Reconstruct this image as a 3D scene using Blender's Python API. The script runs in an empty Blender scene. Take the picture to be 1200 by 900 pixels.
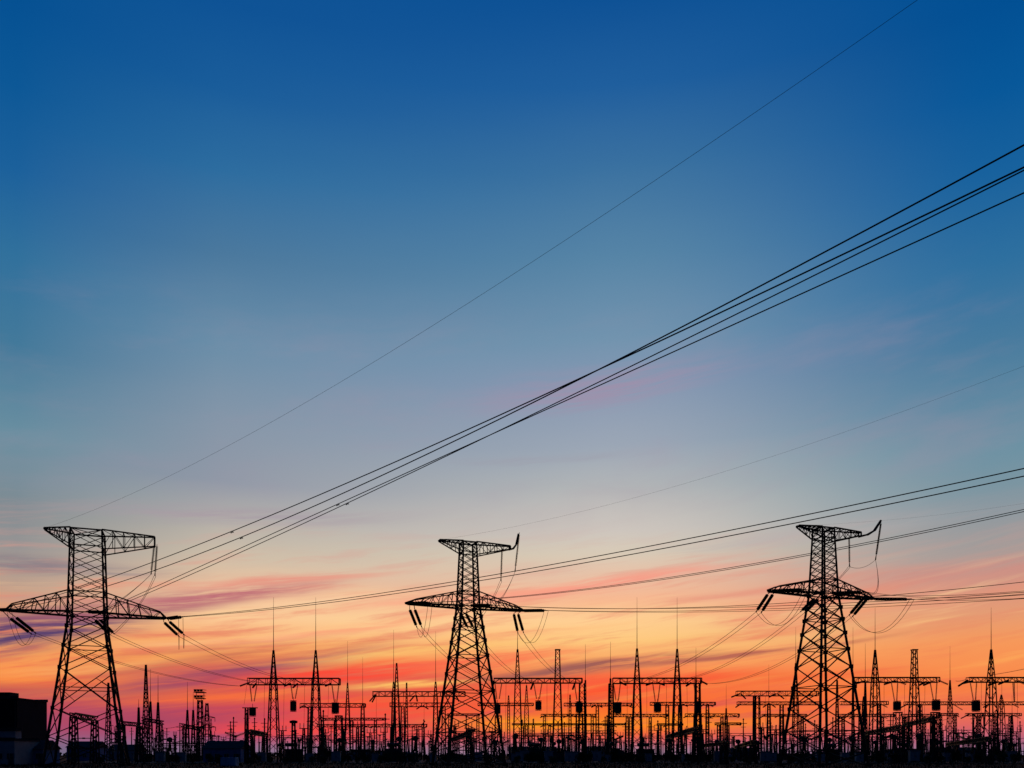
import bpy, bmesh, math, random
from mathutils import Vector, Matrix
R = math.radians
sc = bpy.context.scene
col = sc.collection
random.seed(7)

# ------------------------------------------------------------------ camera
CAMZ, F, HOR = 1.7, 1000.0, 885.0          # eye height, focal length in px of a 1200 px wide picture, horizon row
cam_d = bpy.data.cameras.new('camera'); cam = bpy.data.objects.new('camera', cam_d); col.objects.link(cam)
cam.location = (0, 0, CAMZ); cam.rotation_euler = (R(90), 0, 0)
cam_d.sensor_width = 36; cam_d.lens = 36 * F / 1200.0
cam_d.shift_y = (HOR - 450) / 1200.0
cam_d.clip_start = 0.1; cam_d.clip_end = 20000
sc.camera = cam
sc.render.resolution_x, sc.render.resolution_y = 1024, 768

# ------------------------------------------------------------------ world
def lin(c):
    return tuple(((v/255.0)/12.92 if v <= 10.3 else ((v/255.0+0.055)/1.055)**2.4) for v in c)
def UV(px, py):                             # picture row/column -> azimuth and elevation of the sky, in thousandths
    a = (px-600)/F
    return math.atan(a)*1000, (HOR-py)/math.sqrt(1+a*a)

W = bpy.data.worlds.new("World"); sc.world = W; W.use_nodes = True
nt = W.node_tree; nt.nodes.clear()
def N(t, **k):
    n = nt.nodes.new(t)
    for a, b in k.items(): setattr(n, a, b)
    return n
def plug(s, v):
    if hasattr(v, 'node'): nt.links.new(v, s)
    else: s.default_value = v
def M(op, a, b=0.0, c=None, clamp=False):
    n = N('ShaderNodeMath', operation=op, use_clamp=clamp)
    plug(n.inputs[0], a); plug(n.inputs[1], b)
    if c is not None: plug(n.inputs[2], c)
    return n.outputs[0]
def mix(f, a, b):
    n = N('ShaderNodeMix', data_type='RGBA'); n.clamp_factor = True
    plug(n.inputs[0], f); plug(n.inputs[6], a if hasattr(a, 'node') else (*lin(a), 1)); plug(n.inputs[7], b if hasattr(b, 'node') else (*lin(b), 1))
    return n.outputs[2]
def rng(v, a, b, c=0.0, d=1.0, kind='SMOOTHSTEP'):
    n = N('ShaderNodeMapRange', interpolation_type=kind); n.clamp = True
    plug(n.inputs[0], v)
    for i, x in enumerate((a, b, c, d)): n.inputs[1+i].default_value = x
    return n.outputs[0]
def xyz(x, y, z=0.0):
    n = N('ShaderNodeCombineXYZ'); plug(n.inputs[0], x); plug(n.inputs[1], y); plug(n.inputs[2], z); return n.outputs[0]
def noise(v, detail=4, rough=.5, scale=1.0):
    n = N('ShaderNodeTexNoise'); n.inputs['Scale'].default_value = scale; n.inputs['Detail'].default_value = detail
    n.inputs['Roughness'].default_value = rough; nt.links.new(v, n.inputs['Vector']); return n.outputs['Fac']
def ramp(v, stops):
    n = N('ShaderNodeValToRGB'); nt.links.new(v, n.inputs[0]); el = n.color_ramp.elements
    stops = sorted(stops)
    el[0].position = stops[0][0]; el[0].color = (*lin(stops[0][1]), 1)
    el[1].position = stops[-1][0]; el[1].color = (*lin(stops[-1][1]), 1)
    for p, c in stops[1:-1]:
        e = el.new(p); e.color = (*lin(c), 1)
    return n.outputs[0]
tc = N('ShaderNodeTexCoord'); sp = N('ShaderNodeSeparateXYZ'); nt.links.new(tc.outputs['Generated'], sp.inputs[0])
dx, dy, dz = sp.outputs
hyp = M('SQRT', M('ADD', M('MULTIPLY', dx, dx), M('MULTIPLY', dy, dy)))
V0 = M('MULTIPLY', M('DIVIDE', dz, M('MAXIMUM', hyp, 1e-4)), 1000.0)
U = M('MULTIPLY', M('ARCTAN2', dx, dy), 1000.0)
wob = noise(xyz(M('DIVIDE', U, 260.0), M('DIVIDE', V0, 55.0)), 3)
V = M('ADD', V0, M('MULTIPLY', M('SUBTRACT', wob, .5), rng(V0, 20, 120, 8.0, 26.0)))
def column(px, stops):
    return ramp(M('DIVIDE', M('ADD', V0, M('MULTIPLY', M('SUBTRACT', V, V0), .5)), 900.0, clamp=True), [(max(0, min(1, UV(px, y)[1]/900.0)), c) for y, c in stops])
cL = column(20, [(0,(3,80,146)),(100,(10,87,150)),(200,(26,96,155)),(300,(48,112,156)),(408,(67,121,154)),(508,(105,142,160)),(560,(118,141,154)),
    (592,(126,139,146)),(640,(150,147,147)),(665,(172,155,144)),(690,(196,160,138)),(712,(222,160,124)),(765,(250,164,92)),(796,(249,140,70)),(808,(200,92,80)),(826,(178,80,98)),(850,(166,76,112)),(866,(142,96,128)),(876,(120,102,132)),(886,(105,102,125))])
cM = column(255, [(0,(12,82,149)),(100,(24,92,154)),(197,(44,108,159)),(295,(74,120,157)),(398,(105,141,168)),(500,(134,150,168)),(563,(145,152,166)),
    (610,(178,174,168)),(653,(206,190,168)),(690,(236,190,154)),(720,(251,203,152)),(750,(250,172,106)),(772,(244,150,84)),(790,(196,84,90)),(806,(206,84,84)),(818,(228,98,66)),(832,(204,74,84)),(850,(176,68,98)),(864,(164,78,114)),(874,(146,106,138)),(886,(128,114,140))])
cR = column(700, [(0,(12,81,149)),(100,(30,94,157)),(200,(58,113,160)),(303,(86,132,166)),(398,(113,147,174)),(450,(134,152,178)),(523,(155,166,181)),(570,(178,182,183)),
    (600,(196,192,187)),(623,(205,197,189)),(650,(216,202,182)),(680,(234,190,162)),(704,(247,184,144)),(725,(254,206,146)),(752,(253,200,125)),(770,(249,172,104)),(795,(246,116,66)),(825,(248,102,50)),(850,(251,132,38)),(862,(240,98,66)),(870,(208,100,108)),(878,(170,120,142)),(886,(148,124,150))])
cE = column(1180, [(0,(0,79,147)),(100,(5,87,153)),(200,(22,97,157)),(303,(45,111,159)),(403,(72,123,158)),(523,(108,145,163)),(570,(124,149,161)),(605,(146,153,158)),
    (643,(165,155,152)),(672,(202,148,134)),(692,(220,150,125)),(720,(229,156,114)),(752,(246,152,90)),(790,(249,138,74)),(830,(242,114,74)),(850,(222,100,98)),(866,(184,100,126)),(878,(150,112,142)),(886,(135,116,144))])
def ua(px): return UV(px, 885)[0]
sky = mix(rng(U, ua(20), ua(255), kind='LINEAR'), cL, cM)
sky = mix(rng(U, ua(255), ua(700), kind='LINEAR'), sky, cR)
sky = mix(rng(U, ua(720), ua(1180)), sky, cE)
# thin cirrus: a field of long wisps that climb gently to the right
sh = M('SUBTRACT', V, M('MULTIPLY', U, .13))
f1 = noise(xyz(M('DIVIDE', U, 130.0), M('DIVIDE', sh, 11.0), 3.7), 6, .6)
f2 = noise(xyz(M('DIVIDE', U, 170.0), M('DIVIDE', sh, 9.0), 11.2), 5, .55)
f3 = noise(xyz(M('DIVIDE', U, 260.0), M('DIVIDE', sh, 80.0), 19.0), 5, .6)
wisp_col = ramp(M('DIVIDE', V, 400.0, clamp=True), [(0,(150,90,125)),(.08,(190,72,92)),(.2,(232,82,70)),(.32,(228,118,92)),(.45,(236,150,122)),(.6,(214,158,148)),(.8,(168,158,170)),(1,(140,150,175))])
wisp_mask = M('MULTIPLY', M('MULTIPLY', rng(V, 10, 45), rng(V, 150, 300, 1.0, 0)), rng(U, 220, 460, 1, .35))
sky = mix(M('MULTIPLY', rng(f1, .46, .7, 0, .75), wisp_mask), sky, wisp_col)
lite = ramp(M('DIVIDE', V, 400.0, clamp=True), [(0,(235,120,90)),(.1,(250,120,55)),(.25,(255,176,92)),(.4,(255,212,150)),(.6,(228,205,180)),(1,(160,175,190))])
sky = mix(M('MULTIPLY', rng(f2, .52, .75, 0, .55), M('MULTIPLY', rng(V, 25, 70), rng(V, 150, 240, 1.0, 0))), sky, lite)
sky = mix(M('MULTIPLY', rng(f3, .45, .8, 0, .3), M('MULTIPLY', rng(V, 230, 330), rng(V, 420, 560, 1, 0))), sky, (165,145,165))
# the larger cloud banks of this evening
grain = rng(noise(xyz(M('DIVIDE', U, 130.0), M('DIVIDE', sh, 7.0), 27.0), 6, .65), .32, .6, .15, 1.15)
P2 = xyz(U, V)
def bank(px, py, hl, ht, slope, c, k):
    global sky
    u, v = UV(px, py)
    m = N('ShaderNodeMapping', vector_type='TEXTURE')
    nt.links.new(P2, m.inputs[0]); m.inputs[1].default_value = (u, v, 0); m.inputs[2].default_value = (0, 0, math.atan(slope)); m.inputs[3].default_value = (hl, ht, 1)
    L = N('ShaderNodeVectorMath', operation='LENGTH'); nt.links.new(m.outputs[0], L.inputs[0])
    g = rng(L.outputs['Value'], .15, 1.5, k, 0)
    sky = mix(M('MULTIPLY', g, grain), sky, c)
for b in [
    (40,738,105,20,.20,(92,66,108),1.0),(150,716,120,9,.17,(170,98,112),.8),(250,698,130,10,.15,(188,106,118),.85),(330,680,130,6,.12,(232,146,128),.7),
    (30,660,130,9,.04,(132,124,134),.75),(215,776,110,6,.2,(196,104,84),.75),(265,792,170,13,.2,(158,74,98),.9),(330,768,110,7,.17,(222,118,84),.6),
    (420,790,150,12,.1,(250,74,56),.95),(255,818,120,4,.08,(248,112,62),.7),(190,838,140,10,.06,(176,76,98),.6),(400,832,160,14,.03,(252,74,62),.7),
    (690,689,170,8,.12,(246,152,132),.8),(690,783,150,8,.1,(160,94,86),.95),(870,767,150,4,.1,(186,104,84),.9),(480,803,75,4,.07,(255,196,104),.9),
    (730,806,150,8,.08,(250,84,50),.85),(610,849,110,9,.0,(255,156,32),.85),(780,846,110,8,.02,(252,142,36),.6),(330,745,170,7,.13,(252,196,140),.6),(420,702,150,6,.1,(252,210,165),.6),(480,765,130,6,.12,(252,196,112),.7),(120,780,90,7,.12,(252,176,104),.6),(140,850,120,8,.05,(172,74,104),.6),(330,852,120,9,.02,(250,72,72),.6),(700,455,140,24,.1,(162,142,168),.6),(640,537,110,6,.03,(156,154,168),.35),
    (280,606,170,11,.06,(166,152,164),.55),(1120,672,150,12,-.02,(206,140,130),.5),(430,852,150,17,0,(240,74,72),.75),(500,828,100,11,.03,(246,84,58),.7),(640,802,170,9,.06,(248,88,60),.7),(230,812,110,5,.1,(232,104,70),.7),(225,838,130,12,.05,(168,68,98),.7),(255,758,120,5,.16,(206,112,88),.6),(90,700,100,6,.12,(196,150,140),.5),(900,690,130,5,.1,(226,150,128),.5),(960,720,110,5,.08,(240,150,110),.5),(870,745,120,5,.1,(238,140,98),.6),(400,737,140,5,.14,(250,160,120),.6),(560,700,150,5,.12,(252,160,132),.6),
    (930,628,150,9,.05,(186,172,172),.4),(930,705,110,8,.1,(240,134,104),.6),(60,812,120,7,.05,(206,104,84),.6),(560,776,120,9,.1,(250,112,78),.7),
    (1000,812,150,7,.03,(250,120,50),.5),(900,800,150,6,.06,(244,108,58),.6),(590,745,150,6,.1,(252,180,118),.5)]:
    bank(*b)
# away from the afterglow the sky turns to dim dusk blue
back = ramp(M('DIVIDE', V0, 900.0, clamp=True), [(0,(20,24,42)),(.25,(16,30,56)),(1,(3,34,76))])
absU = M('ABSOLUTE', U)
sky = mix(rng(absU, 620, 1500), sky, back)
sky = mix(rng(V0, 1200, 4000), sky, (3,46,98))
nish = N('ShaderNodeTexSky', sky_type='NISHITA'); nish.sun_disc = False
nish.sun_elevation = R(0.6); nish.sun_rotation = R(2.0); nish.altitude = 100
hsv = N('ShaderNodeVectorMath', operation='SCALE'); nt.links.new(nish.outputs[0], hsv.inputs[0]); hsv.inputs['Scale'].default_value = 0.05
bg1 = N('ShaderNodeBackground'); nt.links.new(sky, bg1.inputs[0]); bg1.inputs[1].default_value = 1.0
bg2 = N('ShaderNodeBackground'); nt.links.new(nish.outputs[0], bg2.inputs[0]); bg2.inputs[1].default_value = 0.0015
add = N('ShaderNodeAddShader'); nt.links.new(bg1.outputs[0], add.inputs[0]); nt.links.new(bg2.outputs[0], add.inputs[1])
wo = N('ShaderNodeOutputWorld'); nt.links.new(add.outputs[0], wo.inputs[0])
nt.nodes.remove(hsv)

# ------------------------------------------------------------------ sun (just on the horizon, behind the yard)
sl = bpy.data.lights.new('sun', 'SUN'); sl.energy = 0.15; sl.angle = R(0.5); sl.color = (1, .55, .25)
so = bpy.data.objects.new('sun', sl); col.objects.link(so)
so.rotation_euler = Vector((math.sin(R(2)), math.cos(R(2)), math.tan(R(0.6)))).to_track_quat('Z', 'Y').to_euler()
so.location = (40, 600, 60)
sc.view_settings.view_transform = 'Standard'; sc.view_settings.look = 'None'
sc.view_settings.exposure = 0; sc.view_settings.gamma = 1; sc.view_settings.use_curve_mapping = False
sc.render.engine = 'CYCLES'
sc.cycles.max_bounces = 3; sc.cycles.diffuse_bounces = 2; sc.cycles.glossy_bounces = 2

# ------------------------------------------------------------------ materials
def material(name, c, rough=.7, metal=0.0, var=.35, scale=3.0, bump=0.0):
    m = bpy.data.materials.new(name); m.use_nodes = True; t = m.node_tree
    b = t.nodes['Principled BSDF']; b.inputs['Specular IOR Level'].default_value = .06; b.inputs['Roughness'].default_value = rough; b.inputs['Metallic'].default_value = metal
    tcn = t.nodes.new('ShaderNodeTexCoord'); nz = t.nodes.new('ShaderNodeTexNoise')
    nz.inputs['Scale'].default_value = scale; nz.inputs['Detail'].default_value = 6
    cr = t.nodes.new('ShaderNodeValToRGB'); e = cr.color_ramp.elements
    e[0].position, e[1].position = .3, .7
    e[0].color = tuple(v*(1-var) for v in c)+(1,); e[1].color = tuple(min(1, v*(1+var)) for v in c)+(1,)
    t.links.new(tcn.outputs['Object'], nz.inputs['Vector']); t.links.new(nz.outputs['Fac'], cr.inputs[0]); t.links.new(cr.outputs[0], b.inputs['Base Color'])
    if bump:
        bp = t.nodes.new('ShaderNodeBump'); bp.inputs['Strength'].default_value = bump
        t.links.new(nz.outputs['Fac'], bp.inputs['Height']); t.links.new(bp.outputs[0], b.inputs['Normal'])
    return m
STEEL = material('weathered dark steel', (.032,.031,.03), .75, 0, .4, .8)
STEELB = material('painted grey steel', (.045,.045,.047), .7, 0, .35, 1.2)
GLASS = material('brown glazed insulator', (.035,.018,.012), .35, 0, .3, 4)
WIRE = material('dull aluminium conductor', (.04,.04,.042), .6, .3, .2, 6)
TRAP = material('dark line trap enamel', (.03,.03,.034), .6, 0, .3, 2)
CONC = material('grey concrete', (.25,.24,.22), .9, 0, .3, 1.5, .2)
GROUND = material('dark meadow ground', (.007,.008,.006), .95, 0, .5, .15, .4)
GRAVEL = material('yard gravel', (.07,.065,.06), .95, 0, .5, 2.0, .4)
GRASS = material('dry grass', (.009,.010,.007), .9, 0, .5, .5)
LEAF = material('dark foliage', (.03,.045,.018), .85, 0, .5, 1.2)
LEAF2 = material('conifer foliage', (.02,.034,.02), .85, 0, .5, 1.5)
BARK = material('bark', (.05,.038,.028), .9, 0, .4, 4)
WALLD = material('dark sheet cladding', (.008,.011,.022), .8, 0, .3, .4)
WALLP = material('pale rendered wall', (.3,.3,.31), .9, 0, .2, .7)
WALLB = material('blue painted wall', (.08,.16,.34), .8, 0, .25, .9)
ROOF = material('roofing felt', (.04,.04,.045), .9, 0, .3, 1)
PANE = material('window glass', (.03,.04,.05), .1, 0, .2, 1)
LBLUE = material('light blue paint', (.2,.42,.6), .6, 0, .2, 1)
CABIN = material('pale grey cabinet paint', (.3,.3,.31), .7, 0, .2, 2)
TANK = material('dark transformer paint', (.05,.06,.07), .6, 0, .3, 1.5)
DOOR = material('steel door paint', (.06,.07,.09), .6, 0, .2, 2)

# ------------------------------------------------------------------ mesh builder
class MB:
    def __init__(s): s.v, s.f = [], []
    def bar(s, p, q, w=.1, w2=None, n=4):
        p, q = Vector(p), Vector(q); d = q-p
        if d.length < 1e-5: return s
        d.normalize(); a = d.orthogonal() if abs(d.z) > .98 else d.cross(Vector((0,0,1))); a.normalize(); b = d.cross(a)
        if w2 is None: w2 = w
        i = len(s.v)
        for c, r in ((p, w/2), (q, w2/2)):
            for k in range(n):
                t = 2*math.pi*(k+.5)/n; rr = r*(1.414 if n == 4 else 1)
                s.v.append(c + a*(rr*math.cos(t)) + b*(rr*math.sin(t)))
        for k in range(n): s.f.append((i+k, i+(k+1) % n, i+n+(k+1) % n, i+n+k))
        s.f.append(tuple(i+k for k in reversed(range(n)))); s.f.append(tuple(i+n+k for k in range(n)))
        return s
    def lathe(s, p, q, prof, n=10):          # prof: (fraction along, radius)
        p, q = Vector(p), Vector(q); d = q-p; L = d.length; d.normalize()
        a = d.orthogonal().normalized(); b = d.cross(a); i = len(s.v)
        for t, r in prof:
            c = p + d*(t*L)
            for k in range(n):
                th = 2*math.pi*k/n; s.v.append(c + a*(r*math.cos(th)) + b*(r*math.sin(th)))
        m = len(prof)
        for j in range(m-1):
            for k in range(n): s.f.append((i+j*n+k, i+j*n+(k+1) % n, i+(j+1)*n+(k+1) % n, i+(j+1)*n+k))
        s.f.append(tuple(i+k for k in reversed(range(n)))); s.f.append(tuple(i+(m-1)*n+k for k in range(n)))
        return s
    def box(s, c, d, rz=0.0):
        i = len(s.v); cs, sn = math.cos(rz), math.sin(rz)
        for x in (-.5,.5):
            for y in (-.5,.5):
                for z in (-.5,.5):
                    X, Y = x*d[0], y*d[1]; s.v.append(Vector((c[0]+X*cs-Y*sn, c[1]+X*sn+Y*cs, c[2]+z*d[2])))
        for f in ((0,1,3,2),(4,6,7,5),(0,4,5,1),(2,3,7,6),(0,2,6,4),(1,5,7,3)): s.f.append(tuple(i+k for k in f))
        return s
    def poly(s, pts):
        i = len(s.v); s.v += [Vector(p) for p in pts]; s.f.append(tuple(range(i, i+len(pts)))); return s
    def tube(s, pts, r, n=6):
        i = len(s.v); P = [Vector(p) for p in pts]
        for j, c in enumerate(P):
            d = (P[min(j+1, len(P)-1)]-P[max(j-1, 0)]).normalized(); a = d.cross(Vector((0,0,1)))
            a = a.normalized() if a.length > 1e-3 else Vector((1,0,0)); b = d.cross(a)
            for k in range(n):
                th = 2*math.pi*k/n; s.v.append(c + a*(r*math.cos(th)) + b*(r*math.sin(th)))
        for j in range(len(P)-1):
            for k in range(n): s.f.append((i+j*n+k, i+j*n+(k+1) % n, i+(j+1)*n+(k+1) % n, i+(j+1)*n+k))
        return s
    def build(s, name, mat, parent=None, origin=None, smooth=False):
        o_ = Vector(origin) if origin is not None else Vector((0,0,0))
        if parent is not None: o_ = Vector(parent['_o']) if '_o' in parent else Vector((0,0,0))
        me = bpy.data.meshes.new(name); me.from_pydata([v-o_ for v in s.v], [], s.f); me.materials.append(mat); me.update()
        bm = bmesh.new(); bm.from_mesh(me); bmesh.ops.recalc_face_normals(bm, faces=bm.faces); bm.to_mesh(me); bm.free()
        if smooth:
            for p in me.polygons: p.use_smooth = True
        ob = bpy.data.objects.new(name, me); col.objects.link(ob)
        if parent is not None:
            ob.parent = parent; ob['_o'] = tuple(o_)
        else: ob.location = o_
        return ob
def tag(o, label=None, cat=None, group=None, kind=None):
    if label: o['label'] = label
    if cat: o['category'] = cat
    if group: o['group'] = group
    if kind: o['kind'] = kind
    return o
def thing(name, loc, label, cat, group=None):
    o = bpy.data.objects.new(name, None); col.objects.link(o); o.location = loc; o.empty_display_size = .5
    o['_o'] = tuple(loc)
    return tag(o, label, cat, group)
def copy_tree(o, parent=None):
    c = o.copy(); col.objects.link(c)
    if parent is not None: c.parent = parent; c.matrix_parent_inverse = o.matrix_parent_inverse
    for ch in list(o.children): copy_tree(ch, c)
    return c
def at(px, py, Y): return Vector(((px-600)/F*Y, Y, CAMZ+(HOR-py)/F*Y))
def gx(px, Y): return (px-600)/F*Y
def zz(py, Y): return CAMZ+(HOR-py)/F*Y

def discs(mb, p, q, r=.15, pitch=.17, n=8, lead=0.0):
    p, q = Vector(p), Vector(q); L = (q-p).length; k = max(4, int(L/pitch)); prof = [(0,.05)]
    for i in range(k):
        t = lead+(1-lead)*(i+.5)/k; h = .32/k*(1-lead)
        prof += [(t-h*1.0, .05), (t-h*.3, r), (t+h*.5, r*.85), (t+h, .05)]
    prof.append((1,.05)); mb.lathe(p, q, prof, n); return mb
def string(parent, p, q, r=.15, frac=.86):
    """an insulator string: discs, with a link and clamp at the far end"""
    p, q = Vector(p), Vector(q); b = p.lerp(q, frac)
    o = discs(MB(), p, b, r, .17, 8, .07).build('insulator_string', GLASS, parent)
    MB().bar(b, q, .08, .16).build('link', STEEL, o)
    return o

# ================================================================== GROUND
g = MB()
S = 9000
xs = [-S,-2500,-700]+[-400+40*i for i in range(21)]+[700,2500,S]
ys = [-1500,-400,-60,0,30]+[60+12*i for i in range(32)]+[470,560,800,1500,3500,S]
hm = {}
for j, y in enumerate(ys):
    for i, x in enumerate(xs):
        h = 0.0
        if 60 <= y <= 150 and abs(x) <= 400: h = random.uniform(-.12,.12)
        g.v.append(Vector((x, y, h-.02)))
n_ = len(xs)
for j in range(len(ys)-1):
    for i in range(n_-1): g.f.append((j*n_+i, j*n_+i+1, (j+1)*n_+i+1, (j+1)*n_+i))
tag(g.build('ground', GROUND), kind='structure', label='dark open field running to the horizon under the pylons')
yard = MB().poly([(-95,182,.03),(190,182,.03),(330,420,.03),(-200,420,.03)])
tag(yard.build('yard_gravel', GRAVEL), kind='structure', label='grey gravel surface of the substation yard')

# ================================================================== PYLONS
YAW = R(20); cu, su = math.cos(YAW), math.sin(YAW)
class Frame:
    def __init__(s, X, Y): s.X, s.Y = X, Y
    def __call__(s, u, v, z): return Vector((s.X+u*cu-v*su, s.Y+u*su+v*cu, z))
def corners(s): return [(-s/2,-s/2),(s/2,-s/2),(s/2,s/2),(-s/2,s/2)]
def pylon(px, Y, label, base, waist, top, zb, zt, zc, ztop, lo_l, lo_r, armL, armR, tL, tR, zu, horn, levels, up_levels):
    fr = Frame(gx(px, Y), Y)
    t = thing('lattice_pylon', (fr.X, Y, 0), label, 'pylon', 'three lattice pylons before the substation')
    def side(z):
        return base+(waist-base)*z/zb if z <= zb else waist+(top-waist)*(z-zb)/(ztop-zb)
    def P(i, z): c = corners(side(z))[i]; return fr(c[0], c[1], z)
    for i in range(4):
        m = MB(); m.bar(P(i,0), P(i,zb), .34, .28).bar(P(i,zb), P(i,ztop), .26, .2)
        m.box((*P(i,0).xy, .05), (.9,.9,.7))
        for z in levels[1:]: m.box(P(i,z), (.5,.5,.6), YAW)
        m.build('leg', STEEL, t)
    br = MB()
    for a, b in zip(levels[:-1], levels[1:]):
        for i in range(4):
            j = (i+1) % 4
            br.bar(P(i,a), P(j,b), .14).bar(P(j,a), P(i,b), .14)
            if b-a > 6:                       # redundant members in the tall panels
                mid = (P(i,a)+P(j,b)+P(j,a)+P(i,b))/4
                c_ = (a+b)/2
                br.bar(P(i,c_), P(i,a).lerp(P(j,b),.25), .09).bar(P(j,c_), P(j,a).lerp(P(i,b),.25), .09)
                br.bar(P(i,c_), P(i,b).lerp(P(j,a),.25), .09).bar(P(j,c_), P(j,b).lerp(P(i,a),.25), .09)
    for z in (levels[2::2] if horn else (levels[4], 12.3)):
        for i in range(4): br.bar(P(i,z), P((i+1) % 4,z), .13)
    br.build('bracing', STEEL, t)
    br = MB()
    for k, (a, b) in enumerate(zip(up_levels[:-1], up_levels[1:])):
        for i in range(4):
            j = (i+1) % 4
            br.bar(P(i,a), P(j,b), .1).bar(P(j,a), P(i,b), .1)
    for z in (zc, zt, zu):
        for i in range(4): br.bar(P(i,z), P((i+1) % 4,z), .16)
    br.build('upper_bracing', STEEL, t)
    # the wide crossarm: one tapering box truss on each side of the body
    for sgn, L in ((-1, armL), (1, armR)):
        m = MB(); w0 = side(zc)/2; n = 5
        tip_w = .55
        def bot(k, e): f = k/n; return fr(sgn*(w0+(L-w0)*f), e*(w0*(1-f)+tip_w*f), zc)
        def tp(k, e): f = k/n; return fr(sgn*(w0+(L-(1.3 if horn else .7)-w0)*f), e*(w0*(1-f)+tip_w*f), zt+(zc+(.8 if horn else 1.0)-zt)*f)
        for e in (-1, 1):
            for k in range(n):
                m.bar(bot(k,e), bot(k+1,e), .3).bar(tp(k,e), tp(k+1,e), .17)
                m.bar(tp(k,e), bot(k+1,e), .09) if k % 2 else m.bar(bot(k,e), tp(k+1,e), .09)
                m.bar(bot(k+1,e), tp(k+1,e), .12)
        for k in range(n+1):
            m.bar(bot(k,-1), bot(k,1), .14).bar(tp(k,-1), tp(k,1), .09)
            if k < n: m.bar(bot(k,-1), bot(k+1,1), .09)
        m.bar(bot(n,0), fr(sgn*(L+(.6 if horn else .3)),0,zc), .42, .2).bar(tp(n,-1), fr(sgn*(L+(.6 if horn else .3)),0,zc+.1), .17).bar(tp(n,1), fr(sgn*(L+(.6 if horn else .3)),0,zc+.1), .17)
        m.build('crossarm', STEEL, t)
    # the top bracket
    for sgn, L, zl, zend in ((-1, tL, zu, ztop), (1, tR, zu-.4, ztop-(.35 if horn else 1.4))):
        m = MB(); w0 = side(ztop)/2; n = 5
        def hi(k, e): f = k/n; return fr(sgn*(w0+(L-w0)*f), e*(w0*(1-f)+.3*f), ztop+.1)
        def lo(k, e): f = k/n; return fr(sgn*(w0+(L-w0)*f), e*(w0*(1-f)+.3*f), zl+(zend-.1-zl)*f)
        for e in (-1, 1):
            for k in range(n):
                m.bar(hi(k,e), hi(k+1,e), .2).bar(lo(k,e), lo(k+1,e), .17)
                m.bar(hi(k,e), lo(k+1,e), .08) if k % 2 else m.bar(lo(k,e), hi(k+1,e), .08)
                if k: m.bar(hi(k,e), lo(k,e), .09)
        for k in range(n+1):
            m.bar(hi(k,-1), hi(k,1), .1)
            if k < n: m.bar(hi(k,-1), hi(k+1,1), .07)
        m.bar(hi(n,-1), lo(n,-1), .2).bar(hi(n,1), lo(n,1), .2)
        m.build('top_arm', STEEL, t)
    m = MB()
    for i in range(4): m.bar(P(i,ztop), P((i+1) % 4,ztop), .2)
    m.bar(P(0,ztop), P(2,ztop), .1).bar(P(1,ztop), P(3,ztop), .1)
    m.build('top_frame', STEEL, t)
    if horn:
        m = MB(); prev = None
        for u, z in horn:
            q = fr(u, 0, z)
            if prev is not None: m.bar(prev, q, .34, .26)
            prev = q
        m.build('horn', STEEL, t)
    return t, fr, P

lev1 = [0, 4.6, 9.0, 15.4, 18.9, 22.0, 24.3]
pyA, frA, PA = pylon(103, 137, 'broad lattice pylon at the left, beside the dark hall, with straight top arm', 11.2, 5.3, 4.5, 22.5, 27.6, 24.3, 37.5, 0, 0, 11.3, 11.4, 6.2, 9.9, 34.9, None,
                     lev1, [24.3+2.2*i for i in range(7)])
lev2 = [0, 2.2, 5.6, 9.2, 12.6, 15.8, 18.6, 21.2, 23.4, 25.3, 27.0]
pyB, frB, PB = pylon(548.5, 146, 'slim lattice pylon in the middle with upturned horn on its top arm', 10.0, 3.15, 2.3, 27.0, 29.5, 27.0, 38.0, 0, 0, 10.4, 9.7, 5.1, 7.6, 36.3, [(7.4,37.5),(8.2,37.7),(8.8,38.5),(9.2,40.4)],
                     lev2, [27.0+1.22*i for i in range(10)])
pyC, frC, PC = pylon(965, 137, 'slim lattice pylon at the right with upturned horn seen corner on', 9.5, 3.15, 2.3, 27.4, 29.7, 27.4, 38.0, 0, 0, 10.2, 9.7, 5.0, 7.3, 36.4, [(7.1,37.4),(8.9,37.9),(10.3,38.7),(11.65,40.5)],
                     lev2[:-1]+[27.4], [27.4+1.18*i for i in range(10)])
# insulator strings: front (towards the incoming line), back (towards the gantries), hanging (jumper supports)
D = Vector((.73,-.683,0)).normalized()
def front(t, p, L=5.0, drop=.5, r=.27):
    q = p + D*L + Vector((0,0,-drop)); side = Vector((D.y,-D.x,0))*.25
    string(t, p+side, q+side, r); string(t, p-side, q-side, r)
    return q
def backs(t, pairs, Y0, Y1, r=.27, anchors=None):
    out = []
    for k, (a, b) in enumerate(pairs):
        q = at(*b, Y1); o = string(t, at(*a, Y0), q, r); out.append(q)
        if anchors: MB().bar(anchors[k], at(*a, Y0), .1).build('shackle', STEEL, o)
    return out
zA, zB = 24.3, 27.0
fA = [front(pyA, frA(-12.4,0,zA), 4.5), front(pyA, frA(.6,-2.6,zA), 4.5), front(pyA, frA(12.0,0,zA), 4.4, .2)]
fB = [front(pyB, frB(-10.4,0,zB), 5.5, .5), front(pyB, frB(0,-1.6,zB), 5, .5), front(pyB, frB(9.9,0,zB), 5.6, .6)]
fC = [front(pyC, frC(-9.9,0,27.4), 5.5, .5), front(pyC, frC(0,-1.6,27.4), 5.5, .5), front(pyC, frC(9.9,0,27.4), 6.2, .8)]
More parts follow.
